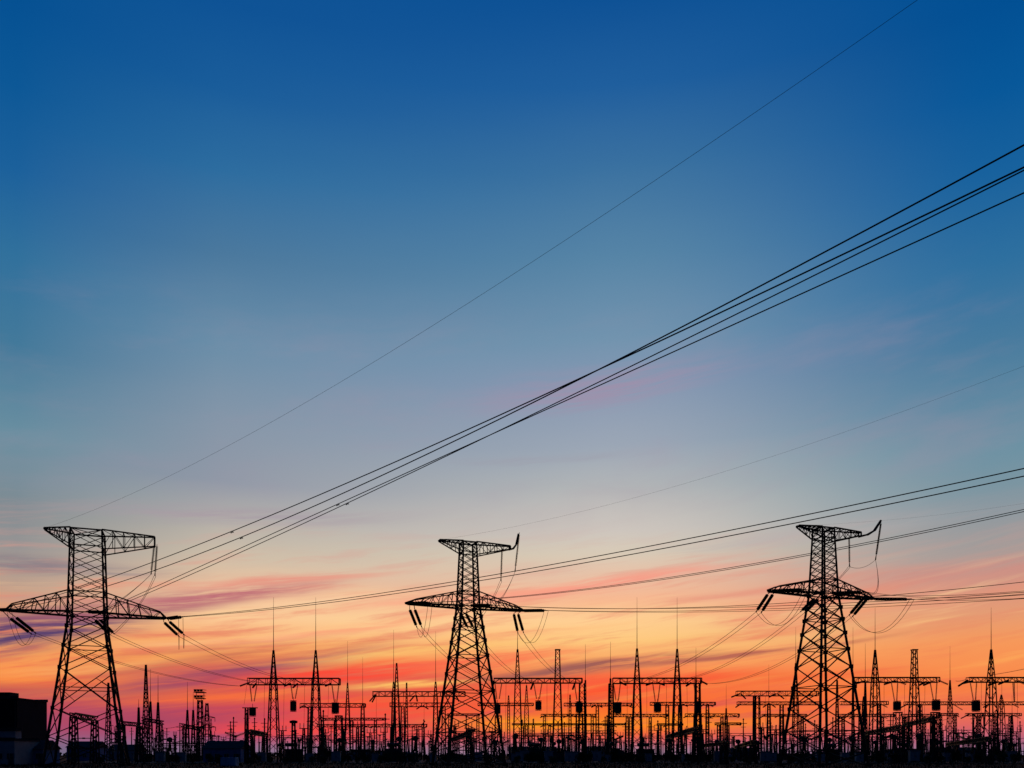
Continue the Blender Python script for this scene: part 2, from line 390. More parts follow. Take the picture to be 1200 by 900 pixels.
bA = [backs(pyA, [((11,724),(37,743)),((18,723),(42,742))], 133.5, 137.5, anchors=[frA(-11.6-.35,0,zA-.15), frA(-11.6+.35,0,zA-.15)]), backs(pyA, [((111,726),(129,744)),((117,726),(134,743))], 140, 144, anchors=[frA(0.6-.35,2.6,zA-.15), frA(0.6+.35,2.6,zA-.15)]), backs(pyA, [((192,729),(210,746)),((198,728),(216,744))], 141.5, 145, anchors=[frA(11.6-.35,0,zA-.15), frA(11.6+.35,0,zA-.15)])]
bB = [backs(pyB, [((480,714),(488.5,735)),((486,714),(494,734.5))], 143, 147, anchors=[frB(-9.8-.35,0,zB-.15), frB(-9.8+.35,0,zB-.15)]), backs(pyB, [((540,719),(548,736)),((546,719),(555,736))], 148, 152, anchors=[frB(0-.35,1.6,zB-.15), frB(0+.35,1.6,zB-.15)]), backs(pyB, [((602,719),(607,742)),((607,719),(613.5,741.5))], 149, 153, anchors=[frB(9.3-.35,0,zB-.15), frB(9.3+.35,0,zB-.15)])]
bC = [backs(pyC, [((900,696),(886,717)),((906,696),(892,718))], 134, 138, anchors=[frC(-9.8-.35,0,27.25), frC(-9.8+.35,0,27.25)]), backs(pyC, [((955,701),(938,717)),((959,702),(943,718))], 139, 143, anchors=[frC(0-.35,1.6,27.25), frC(0+.35,1.6,27.25)]), backs(pyC, [((1011,702),(995,721)),((1016,702),(999,722.5))], 140, 144, anchors=[frC(9.3-.35,0,27.25), frC(9.3+.35,0,27.25)])]
YtA = 137+.342*9.8
hA = backs(pyA, [((181,637),(177,673)),((184,638),(181.5,675))], YtA, YtA, .21)
YtB, YtC = 146+.342*7.4, 137+.342*6.4
hB = backs(pyB, [((588.5,640),(587,681)),((608.6,624),(603.5,670))], YtB, YtB, .19)
hC = backs(pyC, [((995,628),(995.5,664))], YtC, YtC, .18)+backs(pyC, [((1032.6,611),(1026,656))], 137+.342*11.65, 140.5, .18)

# ================================================================== WIRES
def cable(name, pts, r, label, cat, group=None, n=6):
    m = MB().tube(pts, r, n)
    return tag(m.build(name, WIRE, origin=pts[0]), label, cat, group)
def span_line(p0, targets, r, label, group, d=D, tend=250, off=0.0, cat='power line', name='power_line', dampers=()):
    """a conductor running on towards the next pylon behind the camera: a parabola through two sighted heights"""
    p0 = Vector(p0) + Vector((d.y,-d.x,0))*off
    T = [(0, p0.z)]
    for px, py in targets:
        k = (px-600)/F; t = (k*p0.y-p0.x)/(d.x-k*d.y); T.append((t, zz(py, p0.y+d.y*t)))
    (t0,a),(t1,b),(t2,c) = T
    s1, s2 = (b-a)/(t1-t0), (c-a)/(t2-t0); q = (s2-s1)/(t2-t1); s = s1-q*t1
    if q < 0: q = 0.0; s = s2
    pts = []; n = 70
    for i in range(n+1):
        t = tend*(i/n); z = a+s*t+q*t*t
        if t > t2+60: z = a+s*(t2+60)+q*(t2+60)**2+(t-t2-60)*(s+2*q*(t2+60))*.5
        pts.append(p0+d*t+Vector((0,0,z-a)))
    o = cable(name, pts, r, label, cat, group); o['_o'] = tuple(pts[0])
    for px in dampers:
        k = (px-600)/F; t = (k*p0.y-p0.x)/(d.x-k*d.y); c = p0+d*t; c.z = a+s*t+q*t*t
        w = Vector((0,0,.12))
        MB().bar(c+Vector((0,0,.05)), c-w, .05).bar(c-d*.2-w, c+d*.2-w, .03).lathe(c-d*.26-w, c-d*.12-w, [(0,.03),(.3,.06),(1,.055)], 8).lathe(c+d*.12-w, c+d*.26-w, [(0,.055),(.7,.06),(1,.03)], 8).build('vibration_damper', STEEL, o)
    return o
def sag(p, q, s, n=22):
    p, q = Vector(p), Vector(q)
    return [p.lerp(q, i/n)-Vector((0,0,4*s*(i/n)*(1-i/n))) for i in range(n+1)]
RW = .04
G1 = 'conductors of the left pylon line'
span_line(fA[0], [(500,525),(1200,196)], RW, 'heavy wire leaving the left pylon as highest of four and crossing its twin midway', G1, off=.2, dampers=(272,))
span_line(fA[0], [(500,532.5),(1200,170)], RW, 'heavy wire that reaches the right edge as highest of four from the left pylon', G1, off=-.2, dampers=(283,))
span_line(fA[1], [(500,537.5),(1200,226)], RW, 'heavy wire that reaches the right edge as lowest of four from the left pylon', G1, off=.2, dampers=(396,))
span_line(fA[1], [(500,545.5),(1200,199.5)], RW, 'heavy wire leaving the left pylon as lowest of four and crossing its twin midway', G1, off=-.2, dampers=(407,))
span_line(fA[2], [(800,632.5),(1200,549)], RW, 'upper wire of the pair crossing behind the middle pylon just over its crossarm', G1, off=.2)
span_line(fA[2], [(800,638.5),(1200,558)], RW, 'lower wire of the pair crossing behind the middle pylon just over its crossarm', G1, off=-.2)
span_line(frA(-6.2,0,37.6), [(500,386),(1075,0)], .0115, 'thin solitary earth wire climbing steeply from the left pylon to the top edge', 'earth wires of the three lines', cat='earth wire', name='earth_wire')
span_line(frB(-5.1,0,38.1), [(900,536.5),(1200,429)], .009, 'thin faint earth wire climbing from the top arm of the middle pylon', 'earth wires of the three lines', cat='earth wire', name='earth_wire')
span_line(frC(-5.0,0,38.1), [(1128,600),(1200,590)], .007, 'very faint earth wire leaving the top of the right pylon', 'earth wires of the three lines', cat='earth wire', name='earth_wire')
G2 = 'conductors of the middle pylon line'
span_line(fB[0], [(800,674.2),(1200,597)], RW*.9, 'upper of two nearly merged wires rising from the middle pylon behind the right pylon top', G2, off=.15)
span_line(fB[0], [(800,675.8),(1200,599.5)], RW*.9, 'lower of two nearly merged wires rising from the middle pylon behind the right pylon top', G2, off=-.15)
span_line(fB[1], [(940,705.5),(1200,682)], RW*.9, 'steeper of the flat wires running from the middle pylon to the right pylon crossarm', G2, off=.15)
span_line(fB[1], [(940,709),(1200,694)], RW*.9, 'second steepest of the flat wires from the middle pylon past the right pylon', G2, off=-.15)
span_line(fB[2], [(940,712),(1200,697)], RW*.9, 'upper flat wire from the right arm tip of the middle pylon', G2, off=.15)
span_line(fB[2], [(940,714.5),(1200,701.5)], RW*.8, 'lower flat wire from the right arm tip of the middle pylon', G2, off=-.15)
G3 = 'conductors of the right pylon line'
span_line(fC[0], [(1050,698),(1200,692.5)], RW*.8, 'wire from the left arm tip of the right pylon running nearly level', G3)
span_line(fC[1], [(1080,700),(1200,696)], RW*.8, 'wire from the middle of the right pylon running nearly level', G3)
span_line(fC[2], [(1130,703.5),(1200,701)], RW, 'wire from the thick insulators at the right arm tip of the right pylon', G3)
# spans from the pylons back to the yard gantries
Yg = 200
def back_span(ends, px, py, s, who, gname):
    for k, e in enumerate(ends):
        lab = ('outer' if k == 0 else 'inner')+' downlead wire '+who
        cable('downlead_wire', sag(e, at(px+k*3, py, Yg-.6), s), .034, lab, 'wire', gname)
GA = 'downlead wires of the left pylon'; GB = 'downlead wires of the middle pylon'; GC = 'downlead wires of the right pylon'
back_span(bA[0], 280, 804, 1.6, 'sloping from the left arm of the left pylon to its gantry', GA)
back_span(bA[1], 335, 802, 2.0, 'sloping from the body of the left pylon to its gantry', GA)
back_span(bA[2], 383, 802, 2.0, 'sloping from the right arm of the left pylon to its gantry', GA)
back_span(bB[0], 580, 798, 2.2, 'sloping from the left arm of the middle pylon to its gantry', GB)
back_span(bB[1], 628, 799, 2.2, 'sloping from the body of the middle pylon to its gantry', GB)
back_span(bB[2], 676, 799, 2.2, 'sloping from the right arm of the middle pylon to its gantry', GB)
back_span(bC[0], 727, 799, 2.6, 'sloping from the left arm of the right pylon to its gantry', GC)
back_span(bC[1], 772, 799, 3.0, 'sloping from the body of the right pylon to its gantry', GC)
back_span(bC[2], 826, 801, 3.0, 'sloping from the right arm of the right pylon to its gantry', GC)
# jumper loops
def loop(p, q, low, label, group, r=.032, n=16):
    p, q = Vector(p), Vector(q); pts = []
    for i in range(n+1):
        f = i/n; c = p.lerp(q, f); c.z -= low*(1-(2*f-1)**2); pts.append(c)
    cable('jumper_wire', pts, r, label, 'jumper wire', group)
def bez(pts, label, group, r=.032, n=18):
    a, b, c = [Vector(p) for p in pts]
    cable('jumper_wire', [a*(1-t)**2+b*2*t*(1-t)+c*t*t for t in [i/n for i in range(n+1)]], r, label, 'jumper wire', group)
JA, JB, JC = 'jumper loops of the left pylon', 'jumper loops of the middle pylon', 'jumper loops of the right pylon'
for k in (0, 1):
    w = ('nearer','farther')[k]
    o = Vector((.35*(k*2-1), 0, 0))
    loop(fA[0]+o, bA[0][k], 3.4, f'{w} jumper loop under the left arm tip of the left pylon', JA)
    loop(fA[2]+o, bA[2][k], 3.6, f'{w} jumper loop under the right arm tip of the left pylon', JA)
    loop(fB[0]+o, bB[0][k], 3.4, f'{w} narrow jumper loop under the left arm of the middle pylon', JB)
    loop(fB[2]+o, bB[2][k], 3.4, f'{w} narrow jumper loop under the right arm of the middle pylon', JB)
    loop(fC[0]+o, bC[0][k], 3.6, f'{w} jumper loop under the left arm of the right pylon', JC)
    loop(fC[2]+o, bC[2][k], 4.0, f'{w} wide jumper loop under the right arm tip of the right pylon', JC)
    bez((fA[1]+o, at(150,700,137), hA[0]), f'{w} jumper wire rising from the body of the left pylon to its hanging insulators', JA)
    bez((hA[1]+o*.5, at(165,715,143), bA[1][k]), f'{w} jumper wire dropping behind the left pylon from its hanging insulators', JA)
    bez((fB[1]+o, at(590,706,146), hB[1]), f'{w} jumper wire rising from the body of the middle pylon to its horn', JB)
    bez((hB[0]+o*.5, at(575,712,152), bB[1][k]), f'{w} jumper wire dropping behind the middle pylon from its hanging insulator', JB)
    bez((fC[1]+o, at(1036,706,136), hC[1]), f'{w} jumper wire rising beside the right pylon to its horn', JC)
    bez((hC[0]+o*.5, at(982,682,142), bC[1][k]), f'{w} jumper wire dropping behind the right pylon from its hanging insulator', JC)
cable('jumper_wire', sag(hC[0], hC[1], .7), .03, 'short slack wire linking the two hanging insulators of the right pylon', 'jumper wire', JC)

# ================================================================== GANTRIES
def lattice(mb, x, Y, z0, z1, w0, w1, leg=.24, lace=.1, panels=None, depth=1.0):
    """square tapering lattice shaft"""
    h = z1-z0; panels = panels or max(4, int(h/max(1.1, (w0+w1)/2*1.05)))
    def P(i, f):
        w = w0+(w1-w0)*f; c = corners(1.0)[i]; return Vector((x+c[0]*w, Y+c[1]*w*depth, z0+h*f))
    for i in range(4): mb.bar(P(i,0), P(i,1), leg, leg*.8)
    for k in range(panels):
        a, b = k/panels, (k+1)/panels
        for i in range(4):
            j = (i+1) % 4
            mb.bar(P(i,a), P(j,b), lace) if (k+i) % 2 else mb.bar(P(j,a), P(i,b), lace)
    return mb
def gantry(label, Y, beam, cols, vs=(), ties=(), group='front row portal gantries', drop=(), slope=0.0, thick=.2, bw=1.5, lace=.1):
    x0, x1, yt, yb = beam
    zt, zb = zz(yt, Y), zz(yb, Y)
    cx = sum(c[0] for c in cols)/len(cols) if cols else (x0+x1)/2
    dl = DL.get(label, '')
    t = thing('portal_gantry', (gx(cx, Y), Y, 0), label, 'gantry', group)
    m = MB(); X0, X1 = gx(x0, Y), gx(x1, Y); n = max(4, int((X1-X0)/(zt-zb)/1.3))
    def B(f, e, z): return Vector((X0+(X1-X0)*f, Y+e*bw/2, z))
    for e in (-1, 1):
        for z in (zt, zb): m.bar(B(0,e,z), B(1,e,z), thick)
        for k in range(n):
            a, b = k/n, (k+1)/n
            m.bar(B(a,e,zt if k % 2 else zb), B(b,e,zb if k % 2 else zt), lace).bar(B(a,e,zt), B(a,e,zb), lace)
        m.bar(B(1,e,zt), B(1,e,zb), thick)
    for k in range(n+1):
        for z in (zt, zb): m.bar(B(k/n,-1,z), B(k/n,1,z), lace)
    m.build('beam', STEEL, t)
    for c in cols:
        xc, wpx, peak, rod = c[:4]
        w = wpx*Y/F; X = gx(xc, Y)
        wt = w*.52 if peak is not None else w*.7
        lattice(MB(), X, Y, 0, zb, w, wt, .26, lace).build('column', STEEL, t)
        if peak is not None:
            zp = zz(peak, Y); blunt = len(c) > 4
            m = lattice(MB(), X, Y, zb, zp, wt*.96, .9 if blunt else .22, .2, lace)
            if blunt: m.box((X, Y, zp+.1), (1.3,1.3,.22))
            s = m.build('spire', STEEL, t)
            if rod is not None:
                MB().bar((X,Y,zp-.4), (X,Y,zp+(zz(rod,Y)-zp)*.45), .17, .12, 6).bar((X,Y,zp+(zz(rod,Y)-zp)*.45), (X,Y,zz(rod,Y)), .11, .05, 6).build('lightning_rod', STEEL, s)
    for (a, b, c) in vs:                     # V strings: two attachment columns and the clamp
        q = at(*c, Y-1.0)
        for xa in (a, b):
            o = discs(MB(), at(xa, yb, Y-.7), q+Vector(((gx(xa,Y)-q.x)*.35,0,0)), .19, .24).build('insulator_string', GLASS, t)
    for (p, q) in ties:                      # strain strings, nearly level
        o = discs(MB(), at(*p, Y-.8), at(*q, Y-2.4), .24, .24).build('insulator_string', GLASS, t)
    for di, (xd, yd, xe) in enumerate(drop):
        cable('dropper_wire', sag(at(xd, yb, Y-.7), at(xe, yd, Y-2), .3, 8), .03, (ORD[di] if di < len(drop)-1 or len(drop) < 2 else 'rightmost')+' thin dropper wire under '+dl, 'wire', 'dropper wires under '+dl, 4)
    return t
DL = {'wide gantry with two tall rodded spires between the left and middle pylons': 'the wide gantry between the left and middle pylons', 'gantry with one rodded and one blunt spire right behind the middle pylon': 'the gantry right behind the middle pylon', 'gantry with two tall rodded spires between the middle and right pylons': 'the gantry between the middle and right pylons', 'gantry with one rodded and one blunt spire right behind the right pylon': 'the gantry right behind the right pylon', 'gantry with a rodded spire running out of the right edge of the picture': 'the gantry cut by the right edge', 'gantry just left of the middle pylon with two close rodded spires': 'the gantry with two close rodded spires', 'gantry just left of the right pylon with drooping strain insulators': 'the gantry with drooping strain insulators', 'busbar gantry behind the left rodded gantry with two slender masts': 'the busbar gantry with two slender masts'}
ORD = ['leftmost','second from left','third from left','fourth from left','fifth from left','sixth from left','seventh from left','eighth from left','ninth from left','tenth from left','eleventh from left','twelfth from left','thirteenth from left','fourteenth from left','fifteenth from left','sixteenth from left','seventeenth from left','eighteenth from left','nineteenth from left','twentieth from left']
def tie2(x, y, L=10, d=4): return [((x,y),(x-L,y+d)), ((x,y),(x+L,y+d))]
LBL_A = 'twin rodded gantry below the left pylon wires'
gantry('wide gantry with two tall rodded spires between the left and middle pylons', 200, (291,398,795,802.5), [(320.5,13,762,700),(370,13.5,762,700)],
       vs=[(293,301,(297,822)),(341,349,(345,819)),(389,397,(394,823))], ties=[((292,800),(281,804)),((341,801),(333,804)),((388,801),(381,804)),((300,801),(296,806)),((349,801),(343,806))],
       drop=[(289,826,286),(310,866,309),(333,866,332),(357,866,356),(385,866,384)])
gantry('gantry with one rodded and one blunt spire right behind the middle pylon', 200, (579,682,795,800.5), [(606.5,11,761,732),(653.5,12.5,762,None,1),(682,8,None,None)],
       vs=[(580,588,(583.5,819)),(625.5,635,(630.5,819)),(673,680,(677.5,820))], ties=[((579,798),(577,806)),((625,800),(622,808)),((674,800),(671,808))],
       drop=[(593,866,592),(617,866,616),(641,866,641),(666,862,664)])
gantry('gantry with two tall rodded spires between the middle and right pylons', 200, (718,821.5,794.8,801), [(746.5,12.5,760,700),(793.5,12,760.5,700),(716,6.5,None,None),(817.5,7,None,None)],
       vs=[(719,727,(723,821)),(765,773.5,(769,822)),(813,821,(817,821))], ties=[((821,798),(829,802)),((726,799),(734,803)),((765,800),(757,803)),((771,800),(779,803)),((810,800),(804,804))],
       drop=[(735,866,735),(758,866,758),(781,866,781),(805,866,806)])
gantry('gantry with one rodded and one blunt spire right behind the right pylon', 200, (1000,1099.5,794,799.5), [(1025.5,12.5,761.5,712),(1071.5,12.5,762,None,1)],
       vs=[(1044.5,1052,(1049,821)),(1090,1098,(1094.5,820))], ties=tie2(1049,798,13,4)+[((1085,799),(1077,803)),((1099,797),(1111,802)),((1014,798),(1003,801)),((1092,799),(1082,803))],
       drop=[(1014,866,1014),(1036,866,1036),(1060,866,1060),(1084,866,1083)])
gantry('gantry with a rodded spire running out of the right edge of the picture', 200, (1134,1262,794,799.5), [(1161.5,13,761,712),(1210,13,761,712)],
       vs=[(1137,1144.5,(1141,820)),(1187,1188.5,(1187.6,822))], ties=[((1134,797),(1123,804)),((1140,798),(1128,801)),((1170,799),(1158,803)),((1182,797),(1170,802)),((1190,797),(1202,802))],
       drop=[(1150,866,1150),(1174,866,1174),(1192,866,1193)])
Q = 'second row gantries behind the front row'
gantry('gantry just left of the middle pylon with two close rodded spires', 245, (437,545,810.5,816), [(461.3,6,799,738),(464.8,9,777,None),(510.5,7,799,740)], group=Q,
       ties=[((440,814),(433,822)),((441,814),(436,823)),((486,815),(480,822)),((488,815),(489,822)),((534,815),(538,822))], drop=[(441,850,441),(473,850,472),(497,850,497)])
gantry('gantry just left of the right pylon with drooping strain insulators', 245, (863,958,810,815.5), [(887.5,6.5,None,None),(932.5,8,777,735),(884,3,None,None)], group=Q,
       ties=[((867,813),(857,817)),((868,813),(874,819)),((909,813),(901,817)),((911,813),(919,819)),((950,813),(944,817))], drop=[(897,850,897),(921,850,921)])
Q3 = 'third row busbar gantries'
gantry('busbar gantry behind the left rodded gantry with two slender masts', 300, (352,428,824.5,828.8), [(407.3,7,800,751),(425,6,824,770),(363,5,None,None)], group=Q3, ties=[((356,827),(351,830)),((356,827),(361,830))], drop=[(390,852,390)], thick=.24)
gantry('busbar gantry half hidden behind the left leg of the middle pylon', 300, (457,531,823.8,828.2), [(472,5,None,None),(520,5,None,None)], group=Q3, ties=[((494,827),(488,831)),((496,827),(502,831))], thick=.24)
gantry('busbar gantry seen through the gantry right of the middle pylon', 300, (560,625,824,827), [(596,4,815,None),(617,7.5,803,None)], group=Q3, thick=.24)
gantry('low busbar gantry linking the gantries between the middle and right pylons', 300, (661,740,824,827.3), [(668,4,814,None),(700,4,None,None)], group=Q3, ties=[((698,826),(693,829)),((700,826),(706,829)),((734,826),(741,829))], thick=.24)
gantry('busbar gantry behind the right half of the gantry between middle and right pylons', 300, (762,838,823,826.5), [(782,4.5,None,None),(797,5,None,None),(829,4,None,None)], group=Q3, ties=[((800,825),(806,828)),((828,825),(836,828)),((825,825),(820,829))], thick=.24)
gantry('busbar gantry behind the gantry just left of the right pylon', 300, (864,962,822.5,826), [(901,5,824,779),(916,5,None,None)], group=Q3, ties=[((868,825),(862,829)),((900,825),(894,829)),((903,825),(909,829))], thick=.24)
gantry('busbar gantry inside the right leg of the right pylon', 300, (985,1040,822,826), [(1012,4.5,816,None),(1030,4.5,None,None)], group=Q3, ties=[((1032,825),(1040,829)),((1029,825),(1022,829))], thick=.24)
gantry('long busbar gantry behind the blunt spire at the right', 300, (1060,1140,822.5,826), [(1113.3,7,797,757),(1078,5,None,None)], group=Q3, ties=[((1064,825),(1056,829)),((1118,826),(1128,832))], thick=.24)
gantry('busbar gantry cut by the right edge behind the last rodded spire', 300, (1152,1265,822.5,826), [(1173.5,8,814,None),(1240,8,None,None)], group=Q3, ties=[((1160,825),(1152,829)),((1186,825),(1194,829))], thick=.24)
Q4 = 'low fourth row busbar gantries'
def low(label, x0, x1, yt, yb, cols, ties=(), Y=340): gantry(label, Y, (x0,x1,yt,yb), [(c,3.6,None,None) for c in cols], group=Q4, ties=ties, thick=.26, bw=1.2, lace=.12)
low('low doubled busbar gantry left of the middle pylon, upper bar', 376, 452, 841.5, 844, (378,393,412,440), [((382,843),(376,840)),((402,843),(396,840))])
low('low busbar gantry left of the middle pylon with drooping strings', 372, 500, 849, 852, (376,425,459,496), [((424,850),(436,853)),((494,850),(498,845)),((376,850),(369,847))], 320)
low('low busbar gantry between the legs of the middle pylon', 524, 562, 836.5, 838.5, (527,560))
low('low busbar gantry beneath the blunt spire right of the middle pylon', 634, 698, 837, 839.5, (638,694), [((640,838),(633,841)),((667,838),(660,841)),((669,838),(676,841)),((692,838),(698,841))])
low('low busbar gantry crossing the rodded gantry between middle and right pylons', 719, 782, 837, 840, (735,739,762), [((774,839),(782,842)),((722,839),(716,842))])
low('low busbar gantry with a thin mast left of the second row gantry', 803, 866, 836.5, 840, (829,846,851), [((806,839),(801,841)),((858,838),(866,841)),((838,838),(832,841))])
low('lower busbar gantry below the thin mast left of the second row gantry', 838, 868, 847, 849.5, (842,853), [((863,848),(868,850))], 320)
low('low busbar gantry left of the right pylon legs', 893, 945, 837, 839.5, (901,916,940), [((897,838),(891,841)),((914,838),(908,841)),((919,838),(925,841))])
low('low busbar gantry through the legs of the right pylon', 984, 1048, 837, 840, (988,1008,1034), [((1002,839),(995,842)),((1004,839),(1011,842)),((1032,839),(1040,842))])
low('low busbar gantry below the blunt spire at the right', 1058, 1096, 837, 840, (1060,1083,1094), [((1066,839),(1059,842))])
low('short busbar gantry right of the thin rodded mast', 1098, 1122, 836, 838.5, (1102,1119), [((1103,837),(1098,841)),((1118,837),(1124,840))])
low('low busbar gantry behind the last line trap at the right', 1132, 1196, 836, 839, (1146,1166,1184), [((1136,837),(1126,842)),((1184,837),(1196,842)),((1166,837),(1158,840))])
low('very low busbar gantry right of the middle pylon', 600, 732, 848, 849.6, (617,644,676,717), [((640,849),(633,852)),((641,849),(648,852)),((716,849),(723,852))], 330)
low('very low busbar gantry beneath the rodded gantry between middle and right pylons', 770, 800, 848, 850, (773,797), [((783,849),(777,852))], 330)

# beams that run away from the viewer (real portals seen in steep perspective)
def deep(label, p, q, z, th, posts=True, group='portals standing in depth'):
    Y0 = (z-CAMZ)/((HOR-p[1])/F); Y1 = (z-CAMZ)/((HOR-q[1])/F)
    A, Bq = at(*p, Y0), at(*q, Y1)
    mid = (A+Bq)/2
    t = thing('busbar_portal', (mid.x, mid.y, 0), label, 'gantry', group)
    m = MB(); d = (Bq-A); n = max(5, int(d.length/2.2)); s = d.cross(Vector((0,0,1))).normalized()*th
    up = Vector((0,0,th*.9))
    for e in (-1, 1):
        m.bar(A+s*e*.5, Bq+s*e*.5, .22).bar(A+s*e*.5-up, Bq+s*e*.5-up, .22)
        for k in range(n):
            a, b = A.lerp(Bq, k/n)+s*e*.5, A.lerp(Bq, (k+1)/n)+s*e*.5
            m.bar(a, b-up, .12) if k % 2 else m.bar(a-up, b, .12)
            m.bar(a, a-up, .12)
    m.build('beam', STEEL, t)
    for f in (0.04, .96) if posts else ():
        c = A.lerp(Bq, f); lattice(MB(), c.x, c.y, 0, c.z-th*.9, 1.3, .9, .24, .12).build('post', STEEL, t)
    return t
deep('square portal standing between the legs of the left pylon', (85,835.5), (112,840), 9.5, .9)
deep('portal at the right foot of the left pylon ending at a thin mast', (142,845.5), (164,847.5), 9, .8)
deep('portal with sagging strings under the leftmost rodded gantry', (291,855), (311,859), 7, .9)
deep('tilted heavy portal under the rodded gantry between middle and right pylons', (782,862), (817,852), 7.5, 1.0)
deep('faint low portal behind the tilted heavy portal', (820,873), (850,869.5), 4.2, .6)
deep('tilted portal at the right foot of the right pylon', (1014,858), (1058,849.5), 8, 1.0)
deep('tilted portal below the blunt spire at the right', (1060,848), (1096,840), 10.5, .9)
deep('long low portal at the right below the last rodded spire', (1110,871), (1160,863.5), 5, .8)
deep('dark lifted portal under the legs of the middle pylon', (528,866), (551,857), 6.5, .8)
deep('low portal left of the second row gantry beside the right pylon', (862,874.5), (884,867.5), 4.6, .8)

# ================================================================== LIGHTNING MASTS and towers
def mast(px, base_w, peak, rod, Y, label, group='lightning masts over the yard'):
    X = gx(px, Y)
    t = thing('lightning_mast', (X, Y, 0), label, 'lightning mast', group)
    zp = zz(peak, Y)
    lattice(MB(), X, Y, 0, zp, base_w*Y/F, .25, .2, .1).build('lattice_shaft', STEEL, t)
    if rod is not None: MB().bar((X,Y,zp-.5), (X,Y,zz(rod,Y)), .17, .06, 6).build('lightning_rod', STEEL, t)
    return t
mast(162.5, 4, 829, 819, 215, 'short pointed mast nearest the right foot of the left pylon')
mast(171, 8, 779, None, 215, 'tallest bare pointed mast right of the left pylon')
mast(176.3, 6, 822, 784, 222, 'thin rodded mast close behind the tallest bare mast right of the left pylon')
mast(185.2, 6, 823, 791, 215, 'rodded mast on the right of the cluster beside the left pylon')
mast(219.6, 5, 832, 799, 230, 'rodded mast left of the floodlight tower, the taller of two')
mast(226.4, 5, 832, 811, 230, 'rodded mast close to the floodlight tower, the shorter of two')
mast(127, 7, 800, None, 230, 'faint slender mast inside the right leg of the left pylon')
mast(686, 3, 797, 755, 240, 'very thin mast rising over the right end of the gantry behind the middle pylon')
mast(715.4, 3, 795, 752, 232, 'very thin mast rising over the left end of the gantry before the right pylon')
mast(815.6, 3, 796, 759, 235, 'very thin mast rising over the right end of the gantry before the right pylon')
mast(851, 5, 830, 802, 300, 'low mast with short rod left of the second row gantry')
mast(999.6, 3, 795, 735, 240, 'hair thin mast along the right leg of the right pylon')
mast(1014, 5, 800, 754, 240, 'thin rodded mast just right of the right pylon')
mast(981, 5, 797, None, 260, 'bare mast seen through the right half of the right pylon')
mast(476.5, 4, 800, None, 290, 'bare short mast just right of the two close rodded spires')
mast(1186, 5, 838, 815, 300, 'short mast beside the last rodded spire at the right edge')
def crossbar(label, x0, x1, y0, y1, Y, group='crossbars between the masts'):
    m = MB(); p, q = at(x0,y0,Y), at(x1,y1,Y); u = Vector((0,0,.8))
    for e in (-.6, .6):
        o = Vector((0,e,0)); m.bar(p+o, q+o, .24).bar(p+o-u, q+o-u, .24)
        n = max(4, int((q-p).length/1.2))
        for k in range(n):
            a, b = p.lerp(q, k/n)+o, p.lerp(q, (k+1)/n)+o
            m.bar(a, b-u, .14).bar(a-u, b, .14)
    t = thing('mast_crossbar', ((p.x+q.x)/2, Y, 0), label, 'gantry', group)
    m.build('beam', STEEL, t)
    for f in (.12, .88):
        c = p.lerp(q, f); lattice(MB(), c.x, c.y, 0, c.z-.8, .9, .7, .18, .08).build('post', STEEL, t)
crossbar('heavy crossbar gantry joining the mast cluster right of the left pylon', 167, 191, 841, 845, 216)
crossbar('short crossbar gantry joining the two masts left of the floodlight tower', 213, 235, 848, 853, 231)
# floodlight tower
Y = 225; X = gx(234.5, Y)
t = thing('floodlight_tower', (X, Y, 0), 'floodlight tower with two stacked lamp platforms left of the leftmost gantry', 'floodlight tower')
lattice(MB(), X, Y, 0, zz(820,Y), 1.5, .95, .26, .12).build('lattice_shaft', STEEL, t)
for y, w in ((818.5,2.3),(811.5,2.5)):
    m = MB().box((X,Y,zz(y,Y)), (w,w,.2))
    for e in (-1,1): m.bar((X+e*w/2,Y-w/2,zz(y,Y)+.7), (X+e*w/2,Y+w/2,zz(y,Y)+.7), .07)
    for e in (-1,1): m.bar((X-w/2,Y+e*w/2,zz(y,Y)+.7), (X+w/2,Y+e*w/2,zz(y,Y)+.7), .07)
    p = m.build('platform', STEEL, t)
    for e in (-.8,0,.8): MB().box((X+e,Y-w/2-.1,zz(y,Y)+.45), (.6,.4,.6)).build('lamp', STEELB, p)
for e in (-1,1): pass
MB().bar((X-1.0,Y,zz(820,Y)), (X-1.0,Y,zz(810,Y)), .12).bar((X+1.0,Y,zz(820,Y)), (X+1.0,Y,zz(810,Y)), .12).build('upright', STEEL, t)
# small suspension tower with three arms, and a distant pylon
def arm_tower(px, Y, top, arms, base, label):
    X = gx(px, Y); t = thing('transmission_tower', (X, Y, 0), label, 'pylon')
    lattice(MB(), X, Y, 0, zz(top,Y), base, .5, .2, .1).build('lattice_shaft', STEEL, t)
    for y, h in arms:
        m = MB(); z = zz(y,Y)
        for e in (-1,1): m.bar((X,Y-.4,z+.6), (X+e*h,Y,z), .16).bar((X,Y+.4,z+.6), (X+e*h,Y,z), .16).bar((X,Y,z-.1), (X+e*h,Y,z), .18)
        m.build('arm', STEEL, t)
        for e in (-1,1): discs(MB(), (X+e*h,Y,z), (X+e*h,Y,z-1.1), .12).build('insulator_string', GLASS, t)
arm_tower(242.5, 235, 824, ((841,2.2),(852,2.4),(863,2.6)), 2.0, 'small line tower with three short arms right of the floodlight tower')
arm_tower(271, 620, 853, ((858.5,3.2),(862.5,4.2)), 4.0, 'tiny distant pylon on the skyline left of the leftmost gantry')

